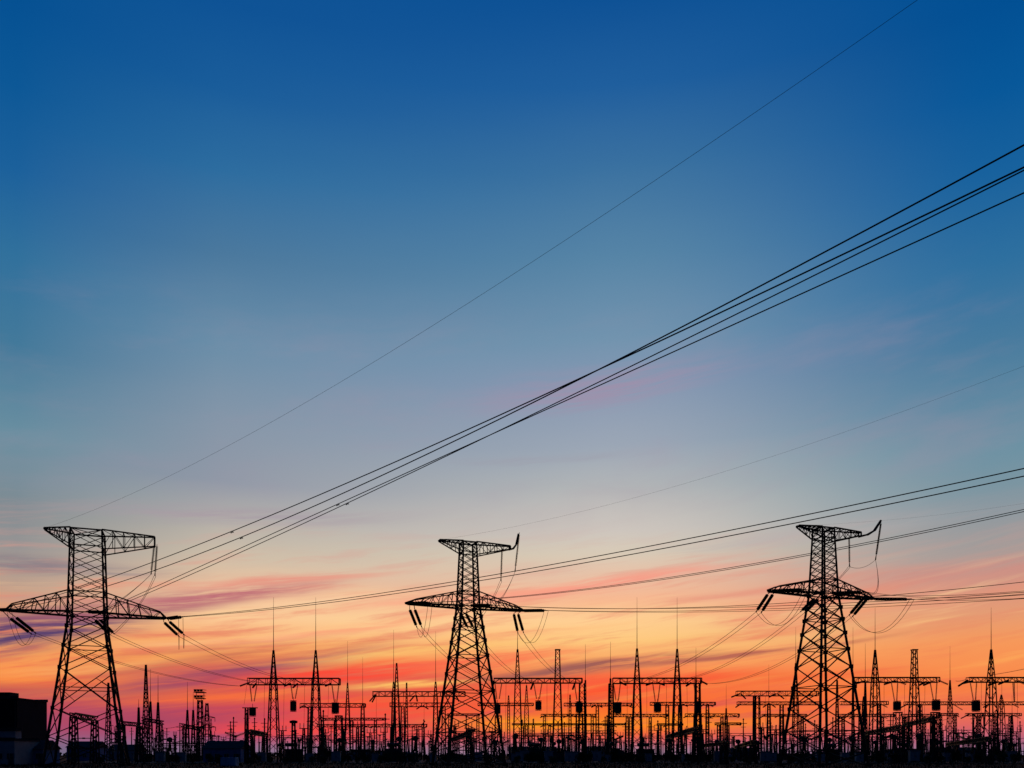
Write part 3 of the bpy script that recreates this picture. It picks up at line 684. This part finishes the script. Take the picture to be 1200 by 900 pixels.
# ================================================================== LINE TRAPS
def trap(px, yt, yb, w, Y, label, hang=True):
    z1, z0 = zz(yt,Y), zz(yb,Y); X = gx(px,Y); r = w*Y/F/2; yy = Y-1.0
    t = thing('line_trap', (X, yy, z0), label, 'line trap', 'black barrel line traps under the gantries')
    prof = [(0,r*.6),(.03,r*.98)]
    for k in range(9): prof += [(.06+k*.1,r),(.11+k*.1,r*.95)]
    prof += [(.97,r*.98),(1,r*.6)]
    MB().lathe((X,yy,z0), (X,yy,z1), prof, 16).build('coil_barrel', TRAP, t)
    m = MB()
    for z in (z1+.12, z0-.12):
        for a in (0, R(60), R(120)): m.bar((X-r*math.cos(a),yy-r*math.sin(a),z), (X+r*math.cos(a),yy+r*math.sin(a),z), .12)
    m.bar((X,yy,z1), (X,yy,z1+1.0), .08)
    m.build('end_frame', STEEL, t)
for a in [(297.5,830,839,8,200,'line trap nearest the left pylon, beside a bracketed post'),(345,822,833.5,7.5,200,'line trap midway under the gantry with two tall rods left of the middle pylon'),
          (394,824.5,836,9,200,'line trap at the right end of the gantry left of the middle pylon'),(583,825.5,836.5,7.5,200,'line trap touching the right leg of the middle pylon'),
          (630.8,822,832,7.5,200,'line trap between the rodded and blunt spires right of the middle pylon'),(678.3,823,835,8.5,200,'line trap at the right end of the gantry behind the middle pylon'),
          (723.3,824,836,9,200,'line trap at the left end of the gantry between middle and right pylons'),(769.7,824,834.5,9,200,'line trap midway under the gantry between the middle and right pylons'),
          (817,822.5,836,7.8,200,'line trap at the right end of the gantry between middle and right pylons'),(1049,822.5,832.5,9,200,'line trap between the rodded and blunt spires right of the right pylon'),
          (1094.5,821,832.5,9.5,200,'line trap below the blunt spire gantry end next to the thin rodded mast'),(1141,821.5,833.5,9.5,200,'rightmost line trap under the gantry at the right edge')]:
    trap(*a)

# ================================================================== YARD EQUIPMENT
def new_post_insulator():
    t = thing('post_insulator', (0,0,0), '', 'insulator post')
    MB().box((0,0,.15),(.8,.8,.3)).bar((0,0,.3),(0,0,2.6),.32,.26,6).build('pedestal', STEELB, t)
    discs(MB(), (0,0,2.6), (0,0,5.2), .28, .22, 10).build('insulator_stack', GLASS, t)
    MB().lathe((0,0,5.2),(0,0,5.5),[(0,.2),(.3,.3),(.8,.3),(1,.12)],10).bar((-.6,0,5.45),(.6,0,5.45),.1).build('terminal', STEELB, t)
    return t
def new_current_transformer():
    t = thing('current_transformer', (0,0,0), '', 'current transformer')
    m = MB()
    for e in (-1,1):
        for g_ in (-1,1): m.bar((e*.55,g_*.55,0),(e*.4,g_*.4,2.4),.16)
    m.bar((-.5,-.5,.6),(.45,-.45,2.0),.09).bar((.5,.5,.6),(-.45,.45,2.0),.09).box((0,0,2.45),(1.1,1.1,.16)); m.build('stand', STEELB, t)
    prof = [(0,.48),(.1,.5)]
    for k in range(9): prof += [(.14+k*.085,.24+.02*(9-k)),(.16+k*.085,.42+.015*(9-k)),(.2+k*.085,.24+.02*(9-k))]
    prof += [(1,.26)]
    MB().lathe((0,0,2.53),(0,0,4.7),prof,10).build('insulator_body', GLASS, t)
    MB().lathe((0,0,4.7),(0,0,5.9),[(0,.3),(.12,.6),(.7,.62),(.9,.4),(1,.1)],12).bar((-1,0,5.3),(1,0,5.3),.14).build('head', STEELB, t)
    return t
def new_breaker():
    t = thing('circuit_breaker', (0,0,0), '', 'circuit breaker')
    m = MB()
    for e in (-1,1): m.bar((e*.7,0,0),(e*.5,0,2.2),.22).bar((e*.7,0,.2),(-e*.5,0,2.1),.1)
    m.box((0,0,2.3),(1.6,.8,.2)); m.build('stand', STEELB, t)
    MB().box((.1,-.5,1.3),(.9,.6,1.1)).build('control_box', CABIN, t)
    discs(MB(), (0,0,2.4), (0,0,5.0), .3, .22, 10).build('insulator_column', GLASS, t)
    m = MB(); m.box((0,0,5.15),(.5,.5,.4)); h = m.build('head', STEELB, t)
    for e in (-1,1): discs(MB(), (e*.25,0,5.2), (e*2.1,0,5.9), .26, .22, 10).build('interrupter', GLASS, t)
    return t
def new_disconnector():
    t = thing('disconnector', (0,0,0), '', 'disconnector')
    m = MB()
    for e in (-1,1): m.bar((e*2.2,0,0),(e*2.2,0,2.6),.26,.22)
    m.bar((-2.6,0,2.7),(2.6,0,2.7),.26).bar((-2.2,0,.4),(2.2,0,2.5),.1).bar((2.2,0,.4),(-2.2,0,2.5),.1); m.build('stand', STEELB, t)
    for e in (-1,1): discs(MB(), (e*2.0,0,2.85), (e*2.0,0,4.7), .26, .22, 10).build('insulator_stack', GLASS, t)
    MB().bar((-2.4,0,4.8),(2.4,0,4.8),.16).box((0,0,4.8),(.5,.25,.3)).bar((2.0,0,4.8),(2.6,0,5.3),.1).build('blade', STEELB, t)
    return t
def new_transformer():
    t = thing('power_transformer', (0,0,0), '', 'transformer')
    MB().box((0,0,.25),(5.2,3,.5)).box((0,0,1.9),(4.6,2.4,2.8)).box((0,0,3.4),(4.8,2.6,.2)).build('tank', TANK, t)
    m = MB()
    for k in range(10): m.box((-2.0+k*.44,-1.75,1.9),(.14,1.0,2.2))
    m.bar((-2.2,-1.6,2.9),(2.2,-1.6,2.9),.16).bar((-2.2,-1.6,.95),(2.2,-1.6,.95),.16); m.build('radiator', TANK, t)
    MB().lathe((-2.0,.9,4.6),(1.2,.9,4.6),[(0,.3),(.05,.5),(.95,.5),(1,.3)],12).bar((-1.4,.9,3.4),(-1.4,.9,4.2),.16).bar((.6,.9,3.4),(.6,.9,4.2),.16).build('conservator', TANK, t)
    for k in (-1,0,1):
        discs(MB(), (k*1.4,-.3,3.5), (k*1.7,-.5,5.6), .25, .22, 10).build('bushing', GLASS, t)
    return t
def new_cabinet():
    t = thing('control_cabinet', (0,0,0), '', 'cabinet')
    b = MB().box((0,0,1.05),(1.5,.8,1.6)).build('body', CABIN, t)
    MB().box((0,0,1.9),(1.75,1.05,.1)).build('roof', CABIN, t)
    for e in (-1,1):
        d = MB().box((e*.37,-.42,1.05),(.68,.04,1.45)).build('door', CABIN, t)
        MB().box((e*.1,-.46,1.05),(.05,.06,.25)).build('handle', STEELB, d)
    m = MB()
    for e in (-.6,.6): m.box((e,0,.125),(.2,.6,.25))
    m.build('foot', CONC, t)
    return t
ZONES = [(55,158,'framed by the left pylon legs'),(158,210,'below the mast cluster beside the left pylon'),(210,286,'around the floodlight tower'),(286,402,'below the gantry left of the middle pylon'),
         (402,506,'just left of the middle pylon foot'),(506,592,'framed by the middle pylon legs'),(592,700,'below the gantry behind the middle pylon'),(700,826,'below the gantry before the right pylon'),
         (826,918,'just left of the right pylon foot'),(918,1016,'framed by the right pylon legs'),(1016,1106,'below the right blunt spire'),(1106,1260,'near the right edge spire')]
def scatter(make, xs, name, label, plural, Yr, sc_r=(.9,1.15), rot=True):
    proto = make(); items = []
    for i, px in enumerate(sorted(xs)):
        o = proto if i == 0 else copy_tree(proto)
        Yv = random.uniform(*Yr)
        o.location = (gx(px, Yv), Yv, .03 if 182 < Yv < 420 else 0); s = random.uniform(*sc_r); o.scale = (s, s, s)
        o.rotation_euler.z = random.choice((0,0,R(90),R(25),R(-25))) + random.uniform(-.1,.1) if rot else 0
        items.append((px, o))
    for a, b, where in ZONES:
        zi = [o for px, o in items if a <= px < b]
        for k, o in enumerate(zi):
            pos = '' if len(zi) == 1 else ORD[min(k,19)]+' '
            if pos and k == len(zi)-1: pos = 'rightmost '
            o['label'] = f'{pos}{label} {where}'
            o['group'] = plural
    return items
def spread(n, a, b, jit=.4):
    st = (b-a)/n; return [a+st*(i+.5+random.uniform(-jit,jit)) for i in range(n)]
scatter(new_post_insulator, [133,158.5,182,249,256,304,314,334,360,381,388,417,431,445,452,480,493,503,516,538,556,563,570,599,611,622,640,648,659,668,690,697,706,731,739,757,764,777,790,801,809,827,833,845,859,871,879,893,905,911,922,935,947,955,985,993,1003,1010,1019,1031,1041,1059,1067,1086,1101,1117,1129,1138,1153,1169,1180,1194],
        'post_insulator', 'ribbed insulator post', 'ribbed insulator posts in the yard', (205,285), (.85,1.35))
scatter(new_current_transformer, [199,283,328,398,437,468,487,527,580,604,634,655,683,711,750,784,822,840,865,888,929,942,972,999,1026,1048,1077,1092,1122,1147,1176,1188],
        'current_transformer', 'round headed transformer post', 'round headed transformer posts in the yard', (200,260), (.85,1.2))
scatter(new_breaker, [205,276,351,410,474,549,589,645,673,721,768,813,855,898,951,1006,1038,1083,1132,1162],
        'circuit_breaker', 'forked Y headed breaker', 'forked breakers in the yard', (205,255), (.9,1.3))
scatter(new_disconnector, [98,193,261,340,372,423,457,511,545,574,617,664,701,745,795,836,876,924,963,1012,1053,1107,1157,1191],
        'disconnector', 'disconnector frame', 'disconnector frames in the yard', (210,280), (.9,1.4))
scatter(new_transformer, [344,462,628,653,720,756,976,1063], 'power_transformer', 'bulky dark transformer', 'bulky transformers in the yard', (205,225), (.9,1.1))
scatter(new_cabinet, [142,152,188,213,307,363,394,440,482,507,538,561,603,609,615,643,667,674,699,704,713,760,803,842,896,905,938,961,990,1007,1044,1049,1071,1088,1110,1140,1185],
        'control_cabinet', 'small pale cabinet', 'pale control cabinets in the yard', (186,200), (.9,1.4), False)
def new_bus_post():
    t = thing('bus_post', (0,0,0), '', 'post')
    lattice(MB(), 0, 0, 0, 9.0, .75, .5, .2, .08, 9).build('shaft', STEEL, t)
    MB().bar((-1.3,0,9.1),(1.3,0,9.1),.24).build('crosshead', STEEL, t)
    for e in (-1.1,0,1.1): discs(MB(), (e,0,9.2), (e,0,10.6), .2, .2).build('insulator_stack', GLASS, t)
    return t
scatter(new_bus_post, [136,205,248,262,296,331,356,381,402,419,434,450,483,490,505,533,549,577,591,612,625,638,664,672,703,727,753,771,786,803,823,834,858,873,894,909,919,946,968,990,1006,1016,1037,1056,1066,1087,1104,1123,1135,1150,1167,1179,1192],
        'bus_post', 'slender three armed bus post', 'slender bus posts in the yard', (250,345), (.75,1.3))
def new_pole():
    t = thing('yard_pole', (0,0,0), '', 'pole')
    MB().lathe((0,0,0),(0,0,8.6),[(0,.2),(.5,.15),(1,.1)],8).build('shaft', STEEL, t)
    m = MB().bar((-.8,0,8.0),(.8,0,8.0),.12).bar((-.55,0,7.2),(.55,0,7.2),.1); m.build('crossarm', STEEL, t)
    MB().lathe((0,0,8.6),(0,0,9.1),[(0,.06),(.3,.16),(.7,.16),(1,.05)],8).build('cap', GLASS, t)
    return t
random.seed(99)
scatter(new_pole, spread(150, 120, 1200, .48), 'yard_pole', 'thin upright pole', 'thin upright poles in the yard', (230,380), (.55,1.6))
def new_arch():
    t = thing('busbar_gantry', (0,0,0), '', 'gantry')
    for e in (-1,1): MB().bar((e*3.2,0,0),(e*2.6,0,7.4),.26,.2).bar((e*2.0,0,0),(e*2.5,0,7.4),.2,.16).bar((e*3.0,0,2.2),(e*2.15,0,2.2),.1).bar((e*2.8,0,4.8),(e*2.35,0,4.8),.1).build('leg', STEEL, t)
    MB().bar((-4.4,0,7.5),(4.4,0,7.5),.22).bar((-4.4,0,8.2),(4.4,0,8.2),.16).bar((-4.4,0,7.5),(-3.2,0,8.2),.1).bar((4.4,0,7.5),(3.2,0,8.2),.1).bar((-1.4,0,7.5),(0,0,8.2),.1).bar((1.4,0,7.5),(0,0,8.2),.1).build('beam', STEEL, t)
    for x, e in ((-3.9,-1),(0,1),(3.9,1)): discs(MB(), (x,0,7.4), (x+e*1.3,-.2,6.5), .2, .22).build('insulator_string', GLASS, t)
    return t
scatter(new_arch, spread(44, 330, 1200, .45), 'busbar_gantry', 'low busbar frame', 'low busbar frames across the yard', (270,390), (.8,1.35), False)
# a bracketed post for the leftmost line trap
Y = 200; X = gx(289,Y)
t = thing('bracket_post', (X,Y,0), 'tall post with side bracket holding the line trap nearest the left pylon', 'post')
lattice(MB(), X, Y, 0, zz(829,Y), .8, .6, .16, .08).build('shaft', STEEL, t)
MB().bar((X-1.0,Y,zz(829.5,Y)), (X+2.6,Y,zz(829.5,Y)), .22).bar((X,Y,zz(833,Y)), (X+1.4,Y,zz(829.8,Y)), .12).build('bracket', STEEL, t)
for px, yt, lab in ((344,846,'thin post with small disc head below the line trap left of the middle pylon'),(397,838,'dark pier under the line trap at the gantry end left of the middle pylon'),(584,838,'pier under the line trap touching the middle pylon'),
                    (679,836,'pier under the line trap right of the blunt spire'),(1052,834,'pier under the line trap between the spires at the right'),(1096,834,'pier under the line trap beside the thin rodded mast at the right'),(1147,835,'pier beside the rightmost line trap'),(817.5,837,'pier under the line trap at the end of the gantry before the right pylon'),(553,856,'round headed post between the legs of the middle pylon')):
    X = gx(px,Y-2); t = thing('support_pier', (X,Y-2,0), lab, 'post', 'piers carrying line traps')
    w = 1.4 if 'pier' in lab else .6
    lattice(MB(), X, Y-2, 0, zz(yt,Y-2)-.3, w*1.3, w, .22, .12).build('shaft', STEEL, t)
    if 'head' in lab: MB().lathe((X,Y-2,zz(yt,Y-2)-.4),(X,Y-2,zz(yt,Y-2)+.4),[(0,.3),(.2,.9),(.8,.9),(1,.3)],12).build('head', STEEL, t)
    else: MB().box((X,Y-2,zz(yt,Y-2)-.2),(w*1.15,w*1.15,.25)).build('cap', STEEL, t)
# low bus wires strung across the yard
BW = 'bus wires strung low across the yard'
for i, (x0,y0,x1,y1,Yw,s,where) in enumerate([(309,861,372,866,202,.3,'from the leftmost gantry toward the right'),(372,865,470,868,215,.5,'left of the middle pylon near the ground'),(600,864,735,869,225,.5,'right of the middle pylon near the ground'),
        (560,862,690,867,235,.4,'behind the gantry right of the middle pylon'),(850,864,900,871,230,.4,'dropping toward the second row gantry by the right pylon'),(1100,864,1215,864,240,.6,'near the ground at the right edge'),
        (735,870,830,872,228,.4,'under the gantry midway to the right pylon'),(190,853,214,849,228,.4,'between the mast clusters right of the left pylon'),(245,860,300,868,238,.5,'from the three armed tower toward the leftmost gantry'),
        (500,871,590,874,240,.4,'through the legs of the middle pylon'),(926,868,1010,871,230,.4,'through the legs of the right pylon'),(1020,852,1110,843,255,.6,'behind the blunt spire at the right'),
        (1120,798,1132,796,200,.2,'short and high between the two rightmost gantries'),(1161,791,1225,778,199,.2,'rising from the rightmost spire past the right edge')]):
    cable('bus_wire', sag(at(x0,y0,Yw), at(x1,y1,Yw), s), .05, 'low bus wire '+where if i < 12 else 'bus wire '+where, 'wire', BW, 4)
# horizontal pipe bus near the floodlight tower, on props
Y = 235; t = thing('pipe_bus', (gx(220,Y),Y,0), 'long level pipe bus on props left of the blue hut', 'pipe bus')
MB().bar(at(190,871.5,Y), at(249,871.5,Y), .3).bar(at(190,873.5,Y), at(249,873.5,Y), .16).build('pipe', STEEL, t)
for px in (191,206,220,234,248): MB().bar((gx(px,Y),Y,0), (gx(px,Y),Y,zz(871.5,Y)), .3).build('prop', STEEL, t)

# ================================================================== BUILDINGS
def building(name, x0, x1, ytop, Y, depth, label, wall, cat='building', roof='flat', windows=(), doors=(), yaw=0.0, wmat=PANE):
    X0, X1 = gx(x0,Y), gx(x1,Y); w = X1-X0; h = zz(ytop,Y); c = Vector(((X0+X1)/2, Y, 0))
    t = thing(name, (c.x, Y, 0), label, cat)
    m = MB(); m.box((c.x, Y+depth/2, h/2), (w, depth, h)); m.build('wall', wall, t)
    m = MB()
    if roof == 'flat':
        m.box((c.x, Y+depth/2, h+.12), (w+.3, depth+.3, .24))
        for e in (-1,1): m.box((c.x, Y+depth/2+e*(depth/2+.02), h+.4), (w+.3, .22, .33))
    else:
        r = 1.0+depth*.12
        a = [(X0-.3,Y-.4,h),(X1+.3,Y-.4,h),(X1+.3,Y+depth/2,h+r),(X0-.3,Y+depth/2,h+r)]; b = [(X0-.3,Y+depth+.4,h),(X1+.3,Y+depth+.4,h)]
        m.poly(a).poly([b[0],b[1],a[2],a[3]]).poly([a[0],a[3],b[0]]).poly([a[1],b[1],a[2]])
    m.build('roof', ROOF, t)
    for (wx, wz, ww, wh) in windows:
        f = MB().box((X0+wx, Y-.03, wz), (ww+.2, .1, wh+.2)).build('window', CABIN, t)
        p = MB().box((X0+wx, Y-.09, wz), (ww, .05, wh)).build('pane', wmat, f)
        MB().box((X0+wx, Y-.13, wz), (.06, .04, wh)).build('mullion', CABIN, f)
    for (wx, ww, wh) in doors:
        d = MB().box((X0+wx, Y-.04, wh/2+.02), (ww, .1, wh)).build('door', DOOR, t)
        MB().box((X0+wx+ww*.35, Y-.12, 1.1), (.08, .08, .3)).build('handle', STEELB, d)
    return t
Y = 165
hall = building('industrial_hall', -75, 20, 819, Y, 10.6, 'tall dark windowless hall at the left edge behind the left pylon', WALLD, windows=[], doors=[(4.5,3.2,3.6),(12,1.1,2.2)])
X1 = gx(20,Y)
m = MB()
for k in range(24): m.box((gx(-75,Y)+.5+k*.65, Y-.05, 6.4), (.12,.1,12.4))
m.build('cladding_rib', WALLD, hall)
MB().box((gx(-4,Y), Y+3, zz(819,Y)+.8), (3.4, 3, 1.2)).build('roof_vent', WALLD, hall)
MB().box((X1-.25, Y-.14, 6.3), (.2,.12,12.2)).build('downpipe', STEELB, hall)
WL = lambda n, w, z, ww, wh: [(w*(i+.5)/n, z, ww, wh) for i in range(n)]
Y = 150
def hut(px0, px1, yt, Y, d, label, mat, nwin, door=True, roof='gable', name='low_building'):
    w = gx(px1,Y)-gx(px0,Y)
    return building(name, px0, px1, yt, Y, d, label, mat, windows=WL(nwin, w, 1.55, min(1.1, w/nwin*.5), .95), doors=[(w*.93,.9,2.0)] if door else (), roof=roof)
hut(-40, 17, 868, 152, 8, 'pale flat roofed annex standing before the dark hall at the left edge', WALLP, 5, roof='flat')
hut(20, 50, 878, 158, 6, 'low bluish shed between the dark hall and the left pylon', WALLB, 3)
hut(-50, 18, 856.5, 162, 2.0, 'pale raised cabin wall against the dark hall at the left edge', WALLP, 4, False, 'flat')
hut(78, 112, 876, 260, 8, 'low blue building behind the legs of the left pylon', WALLB, 4)
hut(126, 160, 879, 290, 8, 'low pale building at the right foot of the left pylon', WALLP, 4)
hut(238, 282, 877, 212, 8, 'dark blue gabled hut left of the leftmost gantry', WALLB, 4)
hut(402, 455, 881, 330, 7, 'long pale hut left of the middle pylon', WALLP, 6, roof='flat')
hut(596, 652, 880.5, 320, 7, 'long pale hut at the right foot of the middle pylon', WALLP, 6)
hut(684, 716, 880, 330, 7, 'short pale hut behind the gantry between middle and right pylons', WALLP, 3)
hut(858, 884, 882, 300, 6, 'small blue hut left of the right pylon', WALLB, 3)
hut(1040, 1080, 879.5, 330, 7, 'pale hut behind the blunt spire right of the right pylon', WALLP, 4, roof='flat')
hut(1102, 1152, 881, 340, 7, 'long low pale hut near the right edge', WALLP, 6)
# light blue container
Y = 130; X = gx(269,Y)
t = thing('storage_container', (X,Y,0), 'light blue container standing before the dark blue gabled hut', 'container')
m = MB().box((X,Y,.72),(2.2,1.6,1.3))
for k in range(9): m.box((X-1.0+k*.25, Y-.83, .72),(.1,.07,1.2))
m.build('body', LBLUE, t)
d = MB().box((X+1.13,Y,.72),(.06,1.4,1.15)).build('door', LBLUE, t)
MB().bar((X+1.19,Y-.1,.2),(X+1.19,Y-.1,1.25),.05).build('handle', STEELB, d)
MB().box((X-.8,Y,.035),(.2,1.5,.07)).box((X+.8,Y,.035),(.2,1.5,.07)).build('skid', STEELB, t)

# ================================================================== VEGETATION
def leaf_cloud(mb, c, rad, n, size, flat=1.0, hole=.0):
    for _ in range(n):
        while True:
            p = Vector((random.uniform(-1,1),random.uniform(-1,1),random.uniform(-1,1)))
            if p.length <= 1: break
        q = Vector((c[0]+p.x*rad[0], c[1]+p.y*rad[1], c[2]+p.z*rad[2]))
        a = Vector((random.gauss(0,1),random.gauss(0,1),random.gauss(0,1)*flat)).normalized(); b = a.orthogonal().normalized()
        s = size*random.uniform(.6,1.3)
        mb.poly([q-a*s*.6, q+b*s*.35, q+a*s*.6, q-b*s*.35])
def new_shrub(seed):
    random.seed(seed); t = thing('shrub', (0,0,0), '', 'shrub')
    m = MB(); f = MB()
    for k in range(6):
        a = random.uniform(0,6.28); r = random.uniform(.3,.9); h = random.uniform(1.0,2.3)
        e = Vector((r*math.cos(a), r*math.sin(a), h)); m.bar((0,0,0), e, .09, .03, 5)
        leaf_cloud(f, e, (random.uniform(.5,.8),random.uniform(.5,.8),random.uniform(.45,.8)), 110, .26)
    leaf_cloud(f, (0,0,.7), (1.2,1.2,.7), 160, .26)
    for k in range(14):
        a = random.uniform(0,6.28); f.poly([(math.cos(a),math.sin(a),.3),(math.cos(a)*1.2,math.sin(a)*1.2,random.uniform(1.6,2.9)),(math.cos(a)+.08,math.sin(a),.3)])
    m.build('stem', BARK, t); f.build('foliage', LEAF, t); return t
def new_conifer(seed):
    random.seed(seed); t = thing('conifer', (0,0,0), '', 'conifer')
    MB().bar((0,0,0),(0,0,3.9),.2,.04,6).build('trunk', BARK, t)
    f = MB()
    for k in range(13):
        z = .3+k*.29; r = .85*(1-k/13.5)+.06
        for j in range(10):
            a = random.uniform(0,6.28); rr = r*random.uniform(.6,1.15)
            tip = Vector((rr*math.cos(a), rr*math.sin(a), z+random.uniform(-.1,.2))); s = Vector((-math.sin(a),math.cos(a),0))*.14
            f.poly([(0,0,z+.25), tip*.6+s+Vector((0,0,z*.4)), tip, tip*.6-s+Vector((0,0,z*.4))])
        leaf_cloud(f, (0,0,z), (r*.75,r*.75,.2), 26, .2)
    f.build('foliage', LEAF2, t); return t
def new_tree(seed):
    random.seed(seed); t = thing('tree', (0,0,0), '', 'tree')
    m = MB(); f = MB(); m.bar((0,0,0),(0,0,2.2),.3,.2,7)
    for k in range(9):
        a = k*2.4; h = random.uniform(2.6,5.2); r = random.uniform(.5,1.8)*(1.2-h/8)
        e = Vector((r*math.cos(a), r*math.sin(a), h)); m.bar((0,0,random.uniform(1.4,2.2)), e, .14, .04, 5)
        leaf_cloud(f, e, (random.uniform(.6,1.0),)*2+(random.uniform(.5,.8),), 130, .28)
    m.build('trunk', BARK, t); f.build('crown', LEAF, t); return t
def plant(makers, xs, label, plural, Yr, sr):
    protos = [mk(s) for mk, s in makers]; random.seed(len(xs)*13+5); used = [False]*len(protos); items = []
    for i, px in enumerate(sorted(xs)):
        k = i % len(protos); o = protos[k] if not used[k] else copy_tree(protos[k]); used[k] = True
        Yv = random.uniform(*Yr); o.location = (gx(px,Yv),Yv,-.05); s = random.uniform(*sr); o.scale = (s*random.uniform(.85,1.25),s*random.uniform(.85,1.25),s); o.rotation_euler.z = random.uniform(0,6.28)
        items.append((px,o))
    for a, b, where in [(-60,55,'before the dark hall at the left edge')]+ZONES:
        zi = [o for px,o in items if a <= px < b]
        for k, o in enumerate(zi):
            pos = '' if len(zi) == 1 else ORD[min(k,19)]+' '
            if pos and k == len(zi)-1: pos = 'rightmost '
            o['label'] = f'{pos}{label} {where}'; o['group'] = plural
plant([(new_shrub,1),(new_shrub,2),(new_shrub,3)], [64,118,150,172,192,199,206,225,247,255,292,300,318,335,352,366,378,400,408,419,428,447,455,470,476,484,500,519,526,534,543,572,586,606,620,634,648,662,679,688,708,718,730,741,752,765,779,790,806,814,828,848,858,875,884,896,912,927,939,953,968,982,996,1010,1022,1033,1047,1058,1073,1086,1104,1120,1133,1146,1160,1176,1190],
      'dark leafy shrub', 'dark shrubs along the yard edge', (178,200), (.55,.95))
plant([(new_conifer,4),(new_conifer,5)], [373,444,637,659,667,695,734,798,836,868,874,925,1028,1112,1182], 'small pointed conifer', 'small conifers in the yard', (192,225), (.9,1.25))
plant([(new_tree,6),(new_tree,7)], [195,268,345,384,462,490,531,628,683,720,753,960,975,1000,1066,1095,1125,1170], 'low round crowned tree', 'low trees among the yard equipment', (200,235), (.5,.72))
# meadow grass in front, and the far tree line
random.seed(21); gm = MB()
for _ in range(9000):
    Yv = random.uniform(62,182); x = random.uniform(-.66,.66)*Yv; h = random.uniform(.15,.5)*(1.6 if random.random() < .08 else 1); w = random.uniform(.03,.09); l = random.uniform(-.15,.15)
    gm.poly([(x-w,Yv,-.05),(x+w,Yv,-.05),(x+l,Yv+random.uniform(-.1,.1),h)])
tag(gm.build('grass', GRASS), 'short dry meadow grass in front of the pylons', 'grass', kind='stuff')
random.seed(22); tm = MB()
for _ in range(5200):
    x = random.uniform(-900,900); Yv = random.uniform(900,960); h = (2.2+1.6*math.sin(x*.021)+1.1*math.sin(x*.067+1))*random.uniform(.2,1.15)
    s = random.uniform(.8,1.9); a = random.uniform(0,3.1)
    tm.poly([(x-s*math.cos(a),Yv-s*math.sin(a),max(.1,h)-.2),(x,Yv,h+s*.8),(x+s*math.cos(a),Yv+s*math.sin(a),max(.1,h)-.2),(x,Yv,max(0,h-s*1.3))])
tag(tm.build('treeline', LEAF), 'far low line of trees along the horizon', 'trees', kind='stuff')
for o in bpy.data.objects:
    if '_o' in o: del o['_o']
